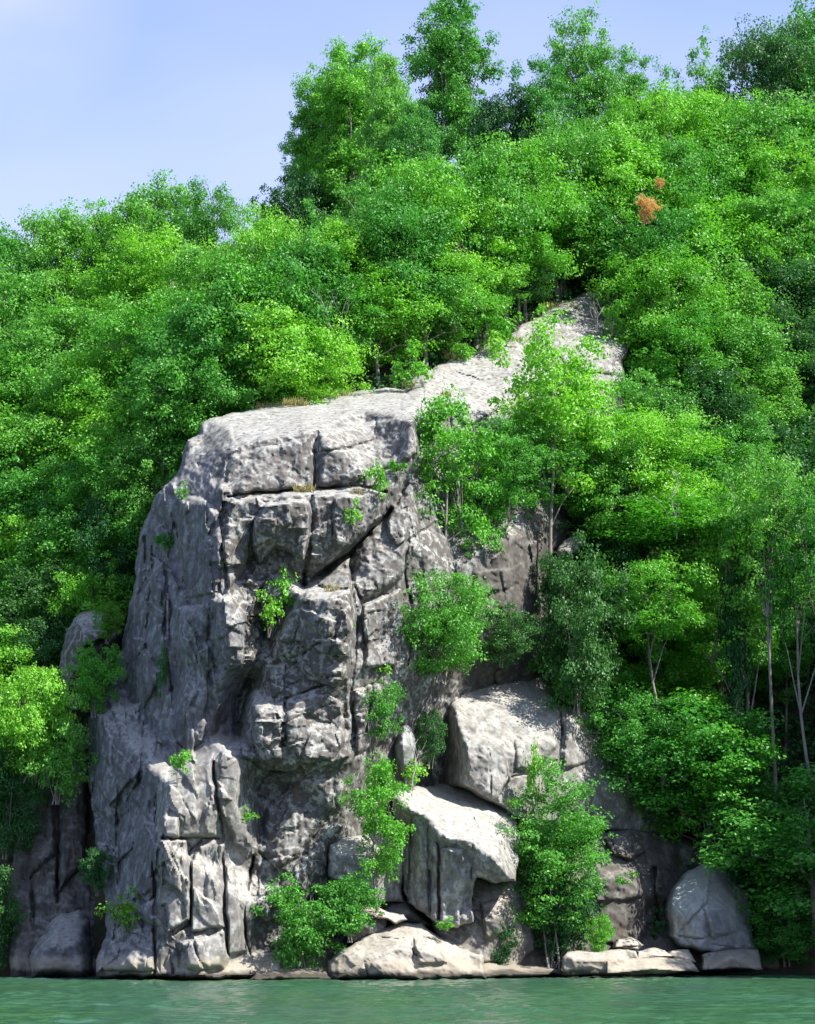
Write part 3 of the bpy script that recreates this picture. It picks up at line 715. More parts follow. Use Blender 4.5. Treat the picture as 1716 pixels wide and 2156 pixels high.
relief_rock([(730,1985),(727,1935),(742,1912),(786,1908),(815,1930),(812,1960),(770,1990)],
 [(730,1985,68.6),(727,1935,68.6),(742,1912,69.2),(786,1908,69.6),(812,1960,69),(760,1950,68.0)],
 M_rock, name='boulder', label='small square grey boulder under the reddish flat stone', cat='boulder', seed=35, rim=(9,.5), back=1.6, amp=(.1,.1,.05), step=2.2)
relief_rock([(744,1911),(765,1904),(786,1905),(851,1924),(859,1936),(835,1947),(778,1930),(752,1921)],
 [(744,1911,68.6),(786,1905,69.7),(859,1936,69.2),(835,1947,68.5),(778,1930,68.2),(800,1920,68.6)],
 M_rock_red, name='flat_stone', label='reddish flat stone lying on the small square boulder', cat='stone', seed=36, rim=(5,.3), back=1.0, amp=(.05,.06,.03), step=2.0)
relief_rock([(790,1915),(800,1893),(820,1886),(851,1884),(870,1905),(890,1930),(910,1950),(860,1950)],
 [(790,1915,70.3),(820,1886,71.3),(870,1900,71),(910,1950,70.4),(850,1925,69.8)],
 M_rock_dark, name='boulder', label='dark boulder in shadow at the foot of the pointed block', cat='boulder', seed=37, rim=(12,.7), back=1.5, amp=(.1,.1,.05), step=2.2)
relief_rock([(524,2064),(545,2040),(580,2030),(640,2034),(694,2036),(702,2064)],
 [(524,2064,66.2),(702,2064,66.9),(580,2030,68),(694,2036,68),(620,2050,66.7)],
 M_rock_dark, name='low_rock', label='low dark wet rock at the lake edge under the round bush', cat='rock', seed=38, rim=(8,.5), back=2, amp=(.1,.1,.05), step=2.2)
relief_rock([(1005,2060),(1015,2030),(1060,2026),(1110,2034),(1180,2038),(1190,2056)],
 [(1005,2060,67.8),(1190,2056,70.4),(1060,2026,70.5),(1180,2038,72),(1090,2045,69.3)],
 M_rock_dark, name='low_rock', label='low dark rock at the lake edge between boulder and long slab', cat='rock', seed=39, rim=(8,.5), back=2, amp=(.1,.1,.05), step=2.2)
SG = 'sunlit stones along the right shore'
for ol, ct, lab, sd in (
 ([(1184,2054),(1184,2016),(1194,2005),(1230,2001),(1305,1998),(1338,2002),(1346,2020),(1342,2052)],[(1184,2052,69.5),(1184,2016,69.8),(1194,2006,70.2),(1210,2016,69.3),(1305,1998,71.6),(1342,2050,69.8),(1290,2018,69.5),(1230,2001,71)],'long squared sunlit slab at the water, first from the left',51),
 ([(1275,2052),(1277,2024),(1300,2017),(1345,2018),(1400,2016),(1455,2022),(1474,2048),(1400,2052)],[(1275,2050,69.0),(1474,2046,71.2),(1280,2024,69.4),(1345,2018,70.6),(1455,2022,72),(1370,2040,69.4)],'low wedge shaped sunlit slab right against the long slab',52),
 ([(1340,2022),(1344,2003),(1378,1995),(1400,2001),(1418,2014),(1352,2026)],[(1340,2022,71.3),(1378,1995,73),(1418,2014,72.6),(1365,2010,71.3)],'small flat sunlit stone between slab and round grey boulder',53),
 ([(1406,2010),(1415,2002),(1450,1999),(1466,2026),(1425,2028)],[(1406,2010,73),(1450,1999,74.2),(1466,2026,73),(1430,2015,72.6)],'small sunlit stone at the left foot of the round grey boulder',54),
 ([(1292,1996),(1302,1978),(1330,1973),(1356,1990),(1340,2004)],[(1292,1996,72.6),(1330,1973,74),(1356,1990,73.4),(1320,1990,72.2)],'small sunlit boulder sitting behind the long slab',55),
 ([(1478,2044),(1480,2010),(1509,1999),(1560,1996),(1597,1999),(1607,2044)],[(1478,2044,72.8),(1607,2042,73.6),(1480,2010,73.5),(1597,1999,75.5),(1540,2012,73),(1509,1999,75)],'squared base rock half in water under the round grey boulder',56)):
    relief_rock(ol, ct, M_rock_tan, name='shore_stone', label=lab, cat='stone', group=SG, seed=sd, rim=(4,.25), back=1.4, amp=(.06,.07,.03), step=2.2, rough=.05)
relief_rock([(1411,1895),(1423,1864),(1450,1833),(1502,1812),(1543,1838),(1581,1890),(1583,1950),(1594,2002),(1475,2004),(1433,1994),(1413,1971)],
 [(1411,1895,74.8),(1450,1833,76.5),(1502,1812,77.2),(1581,1890,77),(1594,2002,75.5),(1475,2004,73.8),(1413,1971,74.4),(1480,1920,74.0),(1530,1930,74.6),(1440,1930,74)],
 M_rock_grey, [([(1418,1890),(1452,1842),(1500,1822),(1490,1900),(1430,1960)],.12,10,.2,.15),([(1495,1825),(1560,1870),(1578,1950),(1500,1980),(1480,1900)],.15,12,-.15,.1)], [([(1500,1988),(1560,2000)],3,.3),([(1420,1968),(1480,1975),(1560,1962)],2.5,.25),([(1420,1900),(1440,1930)],2,.1)],
 name='boulder', label='big rounded pale grey boulder in shade at the right shore', cat='boulder', seed=60, rim=(9,.6), back=3, amp=(.26,.20,.05))
# dark wall behind the bushes on the right shore
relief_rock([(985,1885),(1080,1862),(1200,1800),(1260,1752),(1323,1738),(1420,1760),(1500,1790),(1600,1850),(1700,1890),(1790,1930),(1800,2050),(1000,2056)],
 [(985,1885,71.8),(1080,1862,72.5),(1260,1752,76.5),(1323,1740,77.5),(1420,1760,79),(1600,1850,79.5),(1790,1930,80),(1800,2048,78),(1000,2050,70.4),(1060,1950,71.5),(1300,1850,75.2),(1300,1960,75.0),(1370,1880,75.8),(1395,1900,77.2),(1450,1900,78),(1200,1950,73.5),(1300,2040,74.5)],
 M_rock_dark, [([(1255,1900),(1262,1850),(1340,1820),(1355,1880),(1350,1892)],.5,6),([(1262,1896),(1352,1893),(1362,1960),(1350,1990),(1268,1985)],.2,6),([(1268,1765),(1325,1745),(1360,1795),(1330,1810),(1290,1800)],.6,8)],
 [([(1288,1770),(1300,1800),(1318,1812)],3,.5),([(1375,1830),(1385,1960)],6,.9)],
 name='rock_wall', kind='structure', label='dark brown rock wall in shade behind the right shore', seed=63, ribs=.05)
relief_rock([(1172,1160),(1185,1140),(1210,1125),(1232,1130),(1228,1150),(1200,1172),(1180,1180)],
 [(1172,1160,78),(1210,1125,79.5),(1232,1130,79.5),(1200,1172,78),(1200,1150,77.8)],
 M_rock_pale, name='boulder', label='small pale boulder just right of the gully tree trunk', cat='boulder', seed=66, rim=(8,.5), back=1.5, amp=(.08,.06,.03), step=2.2)

# ------------------------------------------------------------------ trees
def tube(V, Fc, pts, rad, sides=6):
    pts = [Vector(p) for p in pts]; n0 = len(V)
    for i, p in enumerate(pts):
        t = (pts[min(i + 1, len(pts) - 1)] - pts[max(i - 1, 0)]).normalized()
        a = t.orthogonal().normalized(); b = t.cross(a)
        for k in range(sides):
            an = 2 * math.pi * k / sides
            V.append(tuple(p + (a * math.cos(an) + b * math.sin(an)) * rad[i]))
    for i in range(len(pts) - 1):
        for k in range(sides):
            q = n0 + i * sides; k2 = (k + 1) % sides
            Fc.append((q + k, q + k2, q + sides + k2, q + sides + k))
    Fc.append(tuple(n0 + (len(pts) - 1) * sides + k for k in range(sides)))

def leaves(centers, radii, n_per, L, rs, up=0.6, flat=0.52, spread=0.38):
    """leaf blades (two triangles folded on the midrib) gathered in clumps"""
    n_i = np.maximum(8, (n_per * 0.92 * (radii / radii.mean()) ** 2).astype(int))
    C = np.repeat(centers, n_i, 0); Rr = np.repeat(radii, n_i)
    N = len(C)
    d = rs.normal(size=(N, 3)); d /= np.linalg.norm(d, axis=1)[:, None]
    r = rs.random(N) ** 0.45
    off = d * (r * Rr)[:, None]; off[:, 2] *= flat
    # break every clump into smaller sprays
    sp = rs.integers(0, 9, N); base = rs.normal(size=(len(centers) * 9, 3)) * 0.42
    cid = np.repeat(np.arange(len(centers)), n_i)
    off = off * 0.62 + base[cid * 9 + sp] * Rr[:, None] * np.array([1, 1, 0.7])
    P = C + off
    nrm = off / (np.linalg.norm(off, axis=1)[:, None] + 1e-6) * 0.55 + rs.normal(size=(N, 3)) * spread
    nrm[:, 2] += up
    nrm /= np.linalg.norm(nrm, axis=1)[:, None]
    t = rs.normal(size=(N, 3)); t[:, 2] -= 0.5
    t -= (t * nrm).sum(1)[:, None] * nrm; t /= np.linalg.norm(t, axis=1)[:, None]
    s = np.cross(nrm, t)
    Ln = (L * rs.uniform(0.6, 1.25, N))[:, None]
    W = Ln * 0.36
    a = P - t * Ln * 0.5; b = P + s * W + nrm * Ln * 0.12; c = P + t * Ln * 0.5; e = P - s * W + nrm * Ln * 0.12
    V = np.stack([a, b, c, e], 1).reshape(-1, 3)
    i = np.arange(N) * 4
    T = np.concatenate([np.stack([i, i + 1, i + 2], 1), np.stack([i, i + 2, i + 3], 1)])
    T = np.stack([np.stack([i, i + 1, i + 2], 1), np.stack([i, i + 2, i + 3], 1)], 1).reshape(-1, 3)
    return V, T

PROTO = {}
WIDEN = {'oak': 1.34, 'pop': 1.25, 'ope': 1.12, 'sli': 1.1, 'und': 1.15}
def make_proto(key, H, rx, cb, nclump, rc, nleaf, L, seed, shape='round', stems=1, up=0.5, tr=0.16, bark=None, hollow=0.55, nlimb=5, lean=0):
    rs = np.random.default_rng(seed); rnd = random.Random(seed)
    z0, z1 = H * cb, H
    cz, rz = (z0 + z1) / 2, (z1 - z0) / 2
    cen = []
    phase = rs.uniform(0, 6.28, 6)
    tries = 0
    while len(cen) < nclump and tries < 20000:
        tries += 1
        d = rs.normal(size=3); d /= np.linalg.norm(d)
        r = (hollow + (1 - hollow) * rs.random()) if rs.random() < 0.8 else rs.random() * hollow
        az = math.atan2(d[1], d[0])
        lob = 1 + 0.16 * math.sin(3 * az + phase[0] + 2 * d[2]) + 0.12 * math.sin(5 * az + phase[1] - 3 * d[2]) + 0.10 * math.sin(7 * d[2] + phase[2])
        if shape == 'full': w = 1.0; d = np.sign(d) * np.abs(d) ** 0.78
        elif shape == 'tall': w = (1 - abs(d[2]) ** 2.2 * 0.15)
        elif shape == 'top': w = 0.80 + 0.35 * d[2]
        else: w = 1.0
        p = np.array([d[0] * rx * w, d[1] * rx * w, d[2] * rz]) * r * lob
        p[2] = d[2] * rz * r * (1 + 0.12 * math.sin(4 * az + phase[3]))
        p[2] += cz
        if p[2] < z0 * 0.9: continue
        if any(((p - q) ** 2).sum() < (rc * 0.55) ** 2 for q in cen): continue
        cen.append(p)
    # lift or drop clumps so the top is uneven
    cen = np.array(cen); cen[:, :2] += lean * (cen[:, 2:3] / H)
    rad = rc * rs.uniform(0.5, 1.55, len(cen))
    top = np.sort(cen[:, 2] + rad * 0.5)[-3]
    V, T = leaves(cen, rad, nleaf, L, rs, up)
    crown = mesh_from('crown_leaves', V, T, LEAF['m'])
    bark = bark or M_bark
    # stems
    tv, tf = [], []
    stem_lines = []
    for s in range(stems):
        b0 = Vector((0, 0, -0.4)) if stems == 1 else Vector((rnd.uniform(-.12, .12) * rx, rnd.uniform(-.12, .12) * rx, -0.2))
        tip = Vector((rnd.uniform(-.15, .15) * rx + lean, rnd.uniform(-.15, .15) * rx, H * 0.88)) if stems == 1 else \
              Vector((rnd.uniform(-.6, .6) * rx + lean, rnd.uniform(-.6, .6) * rx, H * rnd.uniform(.65, .9)))
        n = 9; pts = []
        j1, j2 = Vector((rnd.uniform(-1, 1), rnd.uniform(-1, 1), 0)) * 0.05 * H, Vector((rnd.uniform(-1, 1), rnd.uniform(-1, 1), 0)) * 0.03 * H
        for i in range(n):
            t = i / (n - 1)
            pts.append(b0.lerp(tip, t) + j1 * math.sin(math.pi * t) + j2 * math.sin(2 * math.pi * t))
        r0 = tr * (1 if stems == 1 else 0.55)
        tube(tv, tf, pts, [r0 * (1 - 0.85 * (i / (n - 1))) * (1.35 if i == 0 else 1) for i in range(n)], 8 if stems == 1 else 5)
        stem_lines.append(pts)
    trunk = mesh_from('trunk', tv, tf, bark, True)
    limbs = []
    order = sorted(range(len(cen)), key=lambda i: rnd.random())
    groups = [order[i::nlimb] for i in range(nlimb)] if nlimb else []
    for g in groups:
        lv, lf = [], []
        g = g[:9]
        if not g: continue
        main = Vector(cen[g[0]])
        line = rnd.choice(stem_lines)
        att = line[max(1, min(7, int((0.25 + 0.6 * (main.z / H)) * 8) - 1))]
        mid = att.lerp(main, 0.5) + Vector((0, 0, 0.12 * (main - att).length))
        path = [att, att.lerp(mid, 0.5), mid, mid.lerp(main, 0.5), main]
        r1 = tr * 0.42
        tube(lv, lf, path, [r1, r1 * .8, r1 * .6, r1 * .4, r1 * .2], 5)
        for q in g[1:]:
            c = Vector(cen[q]); st = min(path[:4], key=lambda w: (w - c).length)
            md = st.lerp(c, 0.5) + Vector((rnd.uniform(-.1, .1), rnd.uniform(-.1, .1), 0.1)) * (c - st).length
            tube(lv, lf, [st, md, c], [r1 * .35, r1 * .24, r1 * .1], 3)
        limbs.append(mesh_from('limb', lv, lf, bark, True))
    PROTO[key] = dict(H=top, rx=rx * 1.08, crown=crown, trunk=trunk, limbs=limbs)

for i in range(5): make_proto('oak%d' % i, 9, 2.9, .30, (120, 95, 140, 105, 120)[i], (.74, .85, .62, .80, .70)[i], (230, 290, 205, 235, 260)[i], (.165, .155, .15, .185, .145)[i], 100 + i, hollow=.62, shape='full')
for i in range(2): make_proto('open%d' % i, 11, 3.2, .36, 115, .66, 190, .15, 120 + i, hollow=.5, shape='top')
for i in range(3): make_proto('poplar%d' % i, 15, 2.5, .30, 215, .64, 225, .155, 140 + i, shape='full', tr=.2, nlimb=6, up=.35, hollow=.5)
for i in range(2): make_proto('slim%d' % i, 9, 2.5, .26, 84, .52, 150, .14, 160 + i, hollow=.35, tr=.085)
for i in range(3): make_proto('bush%d' % i, 2.6, 1.4, .04, 56, .38, 150, .105, 180 + i, stems=5, tr=.05, nlimb=3, hollow=.6)
for i in range(2): make_proto('lanky%d' % i, 14, 3.0, .56, 95, .62, 190, .145, 240 + i, shape='full', tr=.13, nlimb=6, hollow=.5)
make_proto('fine0', 6.5, 2.4, .10, 170, .40, 170, .10, 187, stems=6, tr=.06, nlimb=5, hollow=.3, shape='tall')
for i in range(2): make_proto('under%d' % i, 5, 2.5, .02, 95, .62, 180, .14, 190 + i, stems=3, tr=.07, nlimb=3, hollow=.6)
for i in range(3): make_proto('sprig%d' % i, 0.9, .55, .02, 12, .20, 55, .10, 200 + i, stems=4, tr=.02, nlimb=0, hollow=.5, up=.8)
for i in range(2): make_proto('sapling%d' % i, 5.5, 1.6, .12, 70, .40, 115, .12, 220 + i, shape='tall', tr=.06, nlimb=4, hollow=.4)

import os
DBG = os.environ.get('DBG')
def add_tree(proto, base, sx, sz, colour, label, cat='tree', group=None, name='tree', rot=None, stump=True):
    p = PROTO[proto]
    r = link(name, None, None, label, cat, group)
    r.location = base; r.rotation_euler = (0, 0, rot if rot is not None else random.Random(label).uniform(0, 6.28)); r.scale = (sx, sx, sz)
    link('trunk' if cat == 'tree' else 'stem', p['trunk'], r)
    for l in p['limbs']: link('limb', l, r)
    c = link('crown' if cat == 'tree' else 'foliage', p['crown'], r); c['kind'] = 'stuff'
    c.material_slots[0].link = 'OBJECT'; c.material_slots[0].material = LEAF[colour]
    return r

def tree_by_top(proto, cx, top, w, H, colour, label, ymin=76.0, **k):
    """walk along the line of sight until a tree of height H standing on the slope reaches it"""
    best = None
    for Y in np.arange(ymin, 116, 0.25):
        x, y, z = pt(cx, top, Y)
        g = float(ground_z(x, y))
        if best is None or z - g < best[0]: best = (z - g, x, y, z, g, Y)
        if z - g <= H: break
    _, x, y, z, g, Y = best
    h = max(1.2, z - g)
    if DBG: print('TREE', label[:60], 'want', round(H,1), 'got', round(h,1), 'Y', round(float(Y),1), 'sx', round(w*WIDEN.get(proto[:3],1)*Y/F/(2*PROTO[proto]['rx']),2), 'sz', round(h/PROTO[proto]['H'],2))
    p = PROTO[proto]
    mpp = Y / F; sz = h / p['H']
    return add_tree(proto, (x, y, g - 0.1), max(sz / (1.65 if SKY else 1.3), w * (1 if SKY else WIDEN.get(proto[:3], 1)) * mpp / (2 * p['rx'])), sz, colour, label, **k)

def tree_at(proto, bx, by, Y, top, w, colour, label, **k):
    x, y, z = pt(bx, by, Y); _, _, zt = pt(bx, top, Y)
    p = PROTO[proto]
    return add_tree(proto, (x, y, z), w * WIDEN.get(proto[:3], 1) * (Y / F) / (2 * p['rx']), (zt - z) / p['H'], colour, label, **k)

T = tree_by_top
# skyline, left to right
SKY = True
T('oak0', 15, 500, 210, 9, 'm', 'mid green tree cut by the left edge of the picture, on the skyline')
T('oak1', 130, 452, 230, 9.5, 'm', 'rounded mid green skyline tree, second from the left edge')
T('oak2', 225, 425, 190, 9.2, 'b', 'bright green skyline tree left of the highest left crown')
T('oak3', 335, 382, 210, 10, 'm', 'highest mid green crown of the left skyline group')
T('oak4', 440, 398, 150, 10, 'm', 'right end crown of the left skyline group, beside open sky')
T('oak1', 560, 452, 130, 9, 'b', 'low bright crown in the skyline dip between the two high groups')
T('oak2', 612, 365, 90, 9.5, 'd', 'small dark crown sticking out left of the tall centre trees', ymin=90)
T('poplar0', 685, 135, 150, 14.5, 'b', 'tall leafy tree at left of the centre skyline group', ymin=88)
T('poplar1', 750, 92, 190, 15.5, 'b', 'tall dense tree with pointed top left of the tallest tree', ymin=88)
T('poplar0', 645, 235, 110, 12, 'm', 'lower left flank tree of the tall centre skyline group', ymin=88)
T('poplar2', 825, 125, 135, 14.5, 'm', 'narrow tall tree squeezed beside the tallest tree', ymin=88)
T('poplar1', 945, -2, 190, 15.5, 'm', 'tallest tree of the skyline, its grey trunk showing below the crown', ymin=88, rot=1.0)
T('poplar2', 872, 215, 120, 12.5, 'm', 'narrow tree filling the gap just left of the tallest', ymin=88)
T('oak0', 1068, 195, 100, 10, 'd', 'dark skyline tree low in the dip right of the tallest tree', ymin=90)
T('open0', 1225, 38, 200, 14, 'm', 'wide open crowned skyline tree with branches showing', ymin=94)
T('open1', 1150, 130, 120, 12, 'm', 'leafy left shoulder crown of the wide open skyline tree', ymin=94)
T('open1', 1325, 125, 110, 12, 'm', 'leafy right shoulder crown of the wide open skyline tree', ymin=96)
T('oak4', 1290, 230, 180, 10, 'b', 'bright crown below the right shoulder of the open tree', ymin=97)
T('sapling1', 1478, 108, 60, 8, 'm', 'slim pointed tree alone against sky in the right dip', ymin=94)
T('oak0', 1425, 190, 110, 9, 'b', 'low bright skyline crown in the right dip', ymin=94)
T('oak1', 1600, 62, 210, 12, 'd', 'big dense dark crown at upper right corner', ymin=96)
T('oak3', 1690, 20, 190, 12.5, 'm', 'tree touching the upper right corner of the picture', ymin=98)
# tiers of crowns down the hill
SKY = False
ORD = ['first', 'second', 'third', 'fourth', 'fifth', 'sixth', 'seventh', 'eighth', 'ninth']
def tier(desc, rows, H, group, protos=('oak0', 'oak1', 'oak2', 'oak3', 'oak4'), ymin=76.0):
    ym0 = ymin
    for i, (cx, top, w, c) in enumerate(rows):
        if group == GC: ymin = max(ym0, float(np.interp(cx, (600, 850, 1000, 1100, 1200, 1300), (82, 83.5, 88.5, 91.5, 94.5, 97))))
        rr = random.Random(cx * 31 + top)
        T(rr.choice(protos), cx, top, w, H * rr.uniform(.9, 1.1), c, '%s tree, %s from left in the %s' % (CWORD[c], ORD[i], desc), ymin=ymin, group=group)
GL, GC, GR = 'trees on the hillside left of the cliff', 'trees on the slope above the cliff', 'trees on the right hillside'
tier('row just under the left skyline', [(25,575,190,'m'),(245,555,190,'b'),(345,500,210,'b'),(450,520,190,'m'),(545,560,190,'b'),(640,500,170,'m')], 9, GL)
tier('second row under the left skyline', [(70,670,200,'m'),(190,655,200,'m'),(320,640,210,'b'),(450,640,210,'m'),(570,650,190,'b')], 8.5, GL, ymin=80)
tier('third row under the left skyline', [(15,760,200,'b'),(140,765,200,'m'),(275,745,210,'b'),(400,750,200,'m'),(520,720,200,'m'),(640,690,180,'b')], 8, GL, ymin=80)
tier('row level with the cliff top', [(60,870,210,'m'),(190,860,200,'b'),(310,840,190,'b'),(420,800,180,'b'),(530,770,150,'m')], 7.5, GL, ymin=80)
tier('row just below the cliff top', [(10,980,200,'m'),(125,975,200,'m'),(240,960,190,'b'),(335,900,120,'m')], 7.5, GL, ymin=79)
tier('row beside the upper buttress', [(60,1095,190,'b'),(175,1080,180,'m'),(255,1040,110,'d')], 7, GL, ymin=78)
tier('row above the small pinnacle', [(15,1210,170,'m'),(115,1190,180,'d'),(215,1150,130,'b')], 6.5, GL, ymin=78)
tier('row beside the small pinnacle', [(25,1330,170,'b'),(90,1310,120,'d')], 6, GL, ymin=77)
tier('row behind the tall centre trees', [(770,390,170,'m'),(880,335,180,'b'),(1000,320,180,'m'),(1100,300,170,'b'),(1190,270,170,'m')], 10, GC, ymin=84)
tier('middle row above the cliff', [(640,560,180,'m'),(730,470,180,'b'),(840,430,190,'m'),(950,420,190,'b'),(1060,410,190,'b'),(1170,400,190,'m'),(1270,380,180,'d')], 9, GC, ymin=84)
tier('lowest row above the cliff', [(700,600,170,'m'),(800,560,170,'b'),(900,540,170,'m'),(1000,545,150,'m'),(1085,520,140,'d'),(1180,470,140,'m')], 7.5, GC, ymin=82)
tier('row under the right skyline', [(1390,200,190,'b'),(1490,215,190,'b'),(1590,235,190,'m'),(1700,230,200,'m')], 10, GR, ymin=90)
tier('second row under the right skyline', [(1310,300,190,'b'),(1420,310,190,'m'),(1530,330,190,'b'),(1650,325,200,'b')], 9, GR, ymin=88)
tier('third row under the right skyline', [(1370,420,190,'m'),(1470,430,190,'b'),(1590,430,200,'m'),(1700,420,200,'m')], 8.5, GR, ymin=86)
tier('row level with the rock shelf tip', [(1390,540,180,'b'),(1490,550,190,'m'),(1610,540,200,'d'),(1716,530,190,'m')], 8, GR, ymin=86)
tier('row level with the rock shelf', [(1420,660,180,'b'),(1530,660,190,'m'),(1650,650,200,'d')], 8, GR, ymin=84)
tier('row right of the rock shelf foot', [(1370,790,160,'m'),(1470,780,190,'d'),(1590,770,190,'m'),(1710,770,190,'d')], 7.5, GR, ymin=82)
tier('row above the right trunks', [(1300,890,160,'b'),(1400,880,190,'m'),(1520,890,200,'m'),(1650,880,200,'d')], 7.5, GR, ymin=80)
tier('second row above the right trunks', [(1370,1010,190,'m'),(1490,1000,190,'b'),(1610,1010,200,'m'),(1716,1000,180,'d')], 7, GR, ymin=79)
tier('row with slim grey trunks below', [(1430,1110,180,'m'),(1550,1120,200,'b'),(1680,1120,190,'m')], 7.5, GR, ymin=78, protos=('slim0', 'slim1', 'oak2'))
tier('lower right row', [(1390,1260,190,'b'),(1500,1250,200,'m'),(1640,1270,190,'m')], 6.5, GR, ymin=77, protos=('slim0', 'slim1', 'oak4'))

for k, (x, y, H_, c, lab) in enumerate((  # unseen trees added out of view to throw shade on the right woods
 (22.5, 70.5, 15, 'm', 'first tall tree on the cove shore right of the view, nearest the water'),
 (25.0, 66.0, 16, 'd', 'second tall tree on the cove shore right of the view'),
 (24.5, 74.5, 17, 'm', 'third tall tree on the cove shore, close behind the view edge'),
 (28.5, 70.0, 19, 'd', 'big tree on the cove slope right of the view'),
 (29.5, 76.0, 20, 'm', 'tallest tree on the cove slope right of the view'),
 (23.8, 79.0, 15, 'd', 'dense tree on the cove slope nearest the grey trunks'),
 (27.5, 73.0, 23, 'd', 'very tall dense tree behind the first cove trees'),
 (32.5, 72.0, 24, 'm', 'very tall tree highest up the cove slope'),
 (26.5, 80.5, 20, 'm', 'tall tree at the head of the cove'))):
    p = PROTO['poplar%d' % (k % 3)]
    add_tree('poplar%d' % (k % 3), (x, y, float(ground_z(x, y)) - .2), H_ / p['H'] * 1.15, H_ / p['H'], c, lab)
# the wood goes on beyond both edges of the view
for side, cols in (('right', (1830, 1930, 2040)), ('left', (-110, -220))):
    for cx in cols:
        for q, top in enumerate((60, 200, 340, 480, 620, 760, 900, 1050, 1200) if side == 'right' else (520, 650, 790, 930, 1080, 1240, 1400)):
            T('oak%d' % ((cx + q) % 5), cx + (q % 2) * 45 * (1 if cx > 0 else -1), top, 210, 9 - .3 * q, 'm', 'mid green broadleaf tree in the wood beyond the %s edge of the view' % side, ymin=78, group='trees beyond the %s edge' % side)
A = tree_at
A('under1', 1215, 1495, 75.6, 1160, 190, 'd', 'dark low tree rooted behind the top of the large pale boulder', rot=4)
A('under1', 1060, 1400, 75.0, 1270, 130, 'd', 'dark bush in deep shade between cliff and large pale boulder', cat='bush', name='bush')
A('bush0', 1168, 1240, 76.4, 1165, 90, 'd', 'dark bush round the foot of the gully tree trunk', cat='bush', name='bush')
A('slim1', 1255, 1260, 79.5, 800, 190, 'b', 'bright tree overlapping the right side of the rock shelf', rot=1.2)
A('oak2', 1280, 1300, 80, 900, 190, 'm', 'full tree just right of the gully tree')
A('slim1', 1060, 1190, 75.2, 900, 190, 'm', 'leafy low tree close at the left of the gully tree')
A('oak3', 1400, 1230, 79, 1060, 240, 'b', 'bright spreading crown over the shaded trunks on the right')
A('oak1', 1350, 1180, 80, 880, 200, 'b', 'bright crown in sun right of the gully tree')
A('under1', 1560, 1990, 78.2, 1760, 150, 'd', 'dark tree leaning over the round grey boulder', cat='tree')
A('oak3', 1730, 2035, 75.3, 1630, 300, 'm', 'leafy tree shading the round grey boulder', cat='tree')
A('lanky0', 1545, 1790, 78, 1060, 290, 'b', 'tall tree with long grey trunk above the round grey boulder', rot=.4)
A('lanky1', 1640, 1760, 76.6, 960, 260, 'm', 'tall shaded tree with long grey trunk near the right edge', rot=2.4)
A('lanky1', 1395, 1640, 76.4, 1180, 230, 'b', 'bright crown leaning over the top of the large pale boulder', rot=.9)
A('lanky0', 1730, 1740, 76.2, 1040, 240, 'm', 'tall tree half cut by the right edge, grey trunk in shade', rot=3.4)
A('sapling1', 1560, 1680, 77.5, 1150, 90, 'd', 'thin shaded sapling among the grey trunks on the right')
A('slim0', 1158, 1222, 77, 700, 300, 'b', 'airy bright tree with grey trunk growing out of the gully', rot=2.0)
A('slim1', 1090, 1200, 76.5, 860, 230, 'm', 'thinner airy tree left of the gully tree trunk', rot=.5)
A('sapling0', 935, 1215, 73.5, 830, 215, 'b', 'bright green sapling climbing against the upper cliff face', rot=1)
A('bush0', 1010, 1180, 74.5, 1010, 160, 'b', 'bright bush between sapling and gully tree')
A('under0', 925, 1430, 71.6, 1200, 210, 'm', 'mid green bush on the dark face above the large pale boulder', cat='bush', name='bush')
A('sapling1', 1300, 1380, 79, 1010, 170, 'd', 'slender dark tree standing right of the gully boulder')
A('under1', 1220, 1500, 77.5, 1330, 150, 'm', 'dark leafy bush behind the top of the large pale boulder', cat='bush', name='bush')
A('under0', 1240, 1320, 79.5, 1190, 170, 'd', 'dark bush in the shaded hollow behind the gully tree', cat='bush', name='bush')
A('under0', 1440, 1720, 77, 1470, 330, 'm', 'wide tree spreading over the dark right rocks', cat='tree')
A('under1', 1330, 1640, 76.5, 1440, 190, 'm', 'leafy tree overhanging the right end of the large pale boulder', cat='tree')
A('slim1', 1500, 1950, 77.5, 1480, 330, 'b', 'leaning tree whose bright tip hangs over round grey boulder', cat='tree')
A('under0', 1700, 1920, 78, 1660, 190, 'm', 'twiggy tree at the right edge above the water', cat='tree')
A('under1', 1660, 2030, 76, 1880, 180, 'm', 'low bush drooping to the water at the right edge', cat='bush', name='bush')
A('fine0', 1165, 2030, 71.5, 1630, 330, 'm', 'broad fine leaved bush right of the pointed block', cat='bush', name='bush', rot=.3)
A('bush2', 1190, 2035, 72, 1840, 150, 'd', 'dark undergrowth at the foot of the broad fine leaved bush', cat='bush', name='bush')
A('bush0', 1045, 2035, 70.5, 1925, 100, 'd', 'small dark bush at the right foot of the pointed block', cat='bush', name='bush')
A('bush2', 1262, 2015, 71, 1925, 60, 'b', 'small light bush at the left end of the long slab', cat='bush', name='bush')
A('bush0', 640, 2040, 67.8, 1860, 190, 'm', 'round bush on the shore left of the peaked tan boulder', cat='bush', name='bush')
A('bush1', 735, 1975, 68.0, 1850, 140, 'm', 'bush in front of the flat faced pale block', cat='bush', name='bush')
A('sapling0', 795, 1905, 68.6, 1600, 160, 'b', 'bright leafy sapling with thin trunk left of the pointed block', name='tree')
A('bush2', 785, 1575, 70.3, 1440, 120, 'm', 'mid green bush on the cliff above the egg shaped boulder', cat='bush', name='bush')
A('bush1', 905, 1610, 72.5, 1500, 70, 'd', 'dark bush behind the egg shaped boulder', cat='bush', name='bush')
A('bush0', 200, 1500, 74.5, 1360, 110, 'b', 'bright bush growing at the foot of the small pinnacle', cat='bush', name='bush')
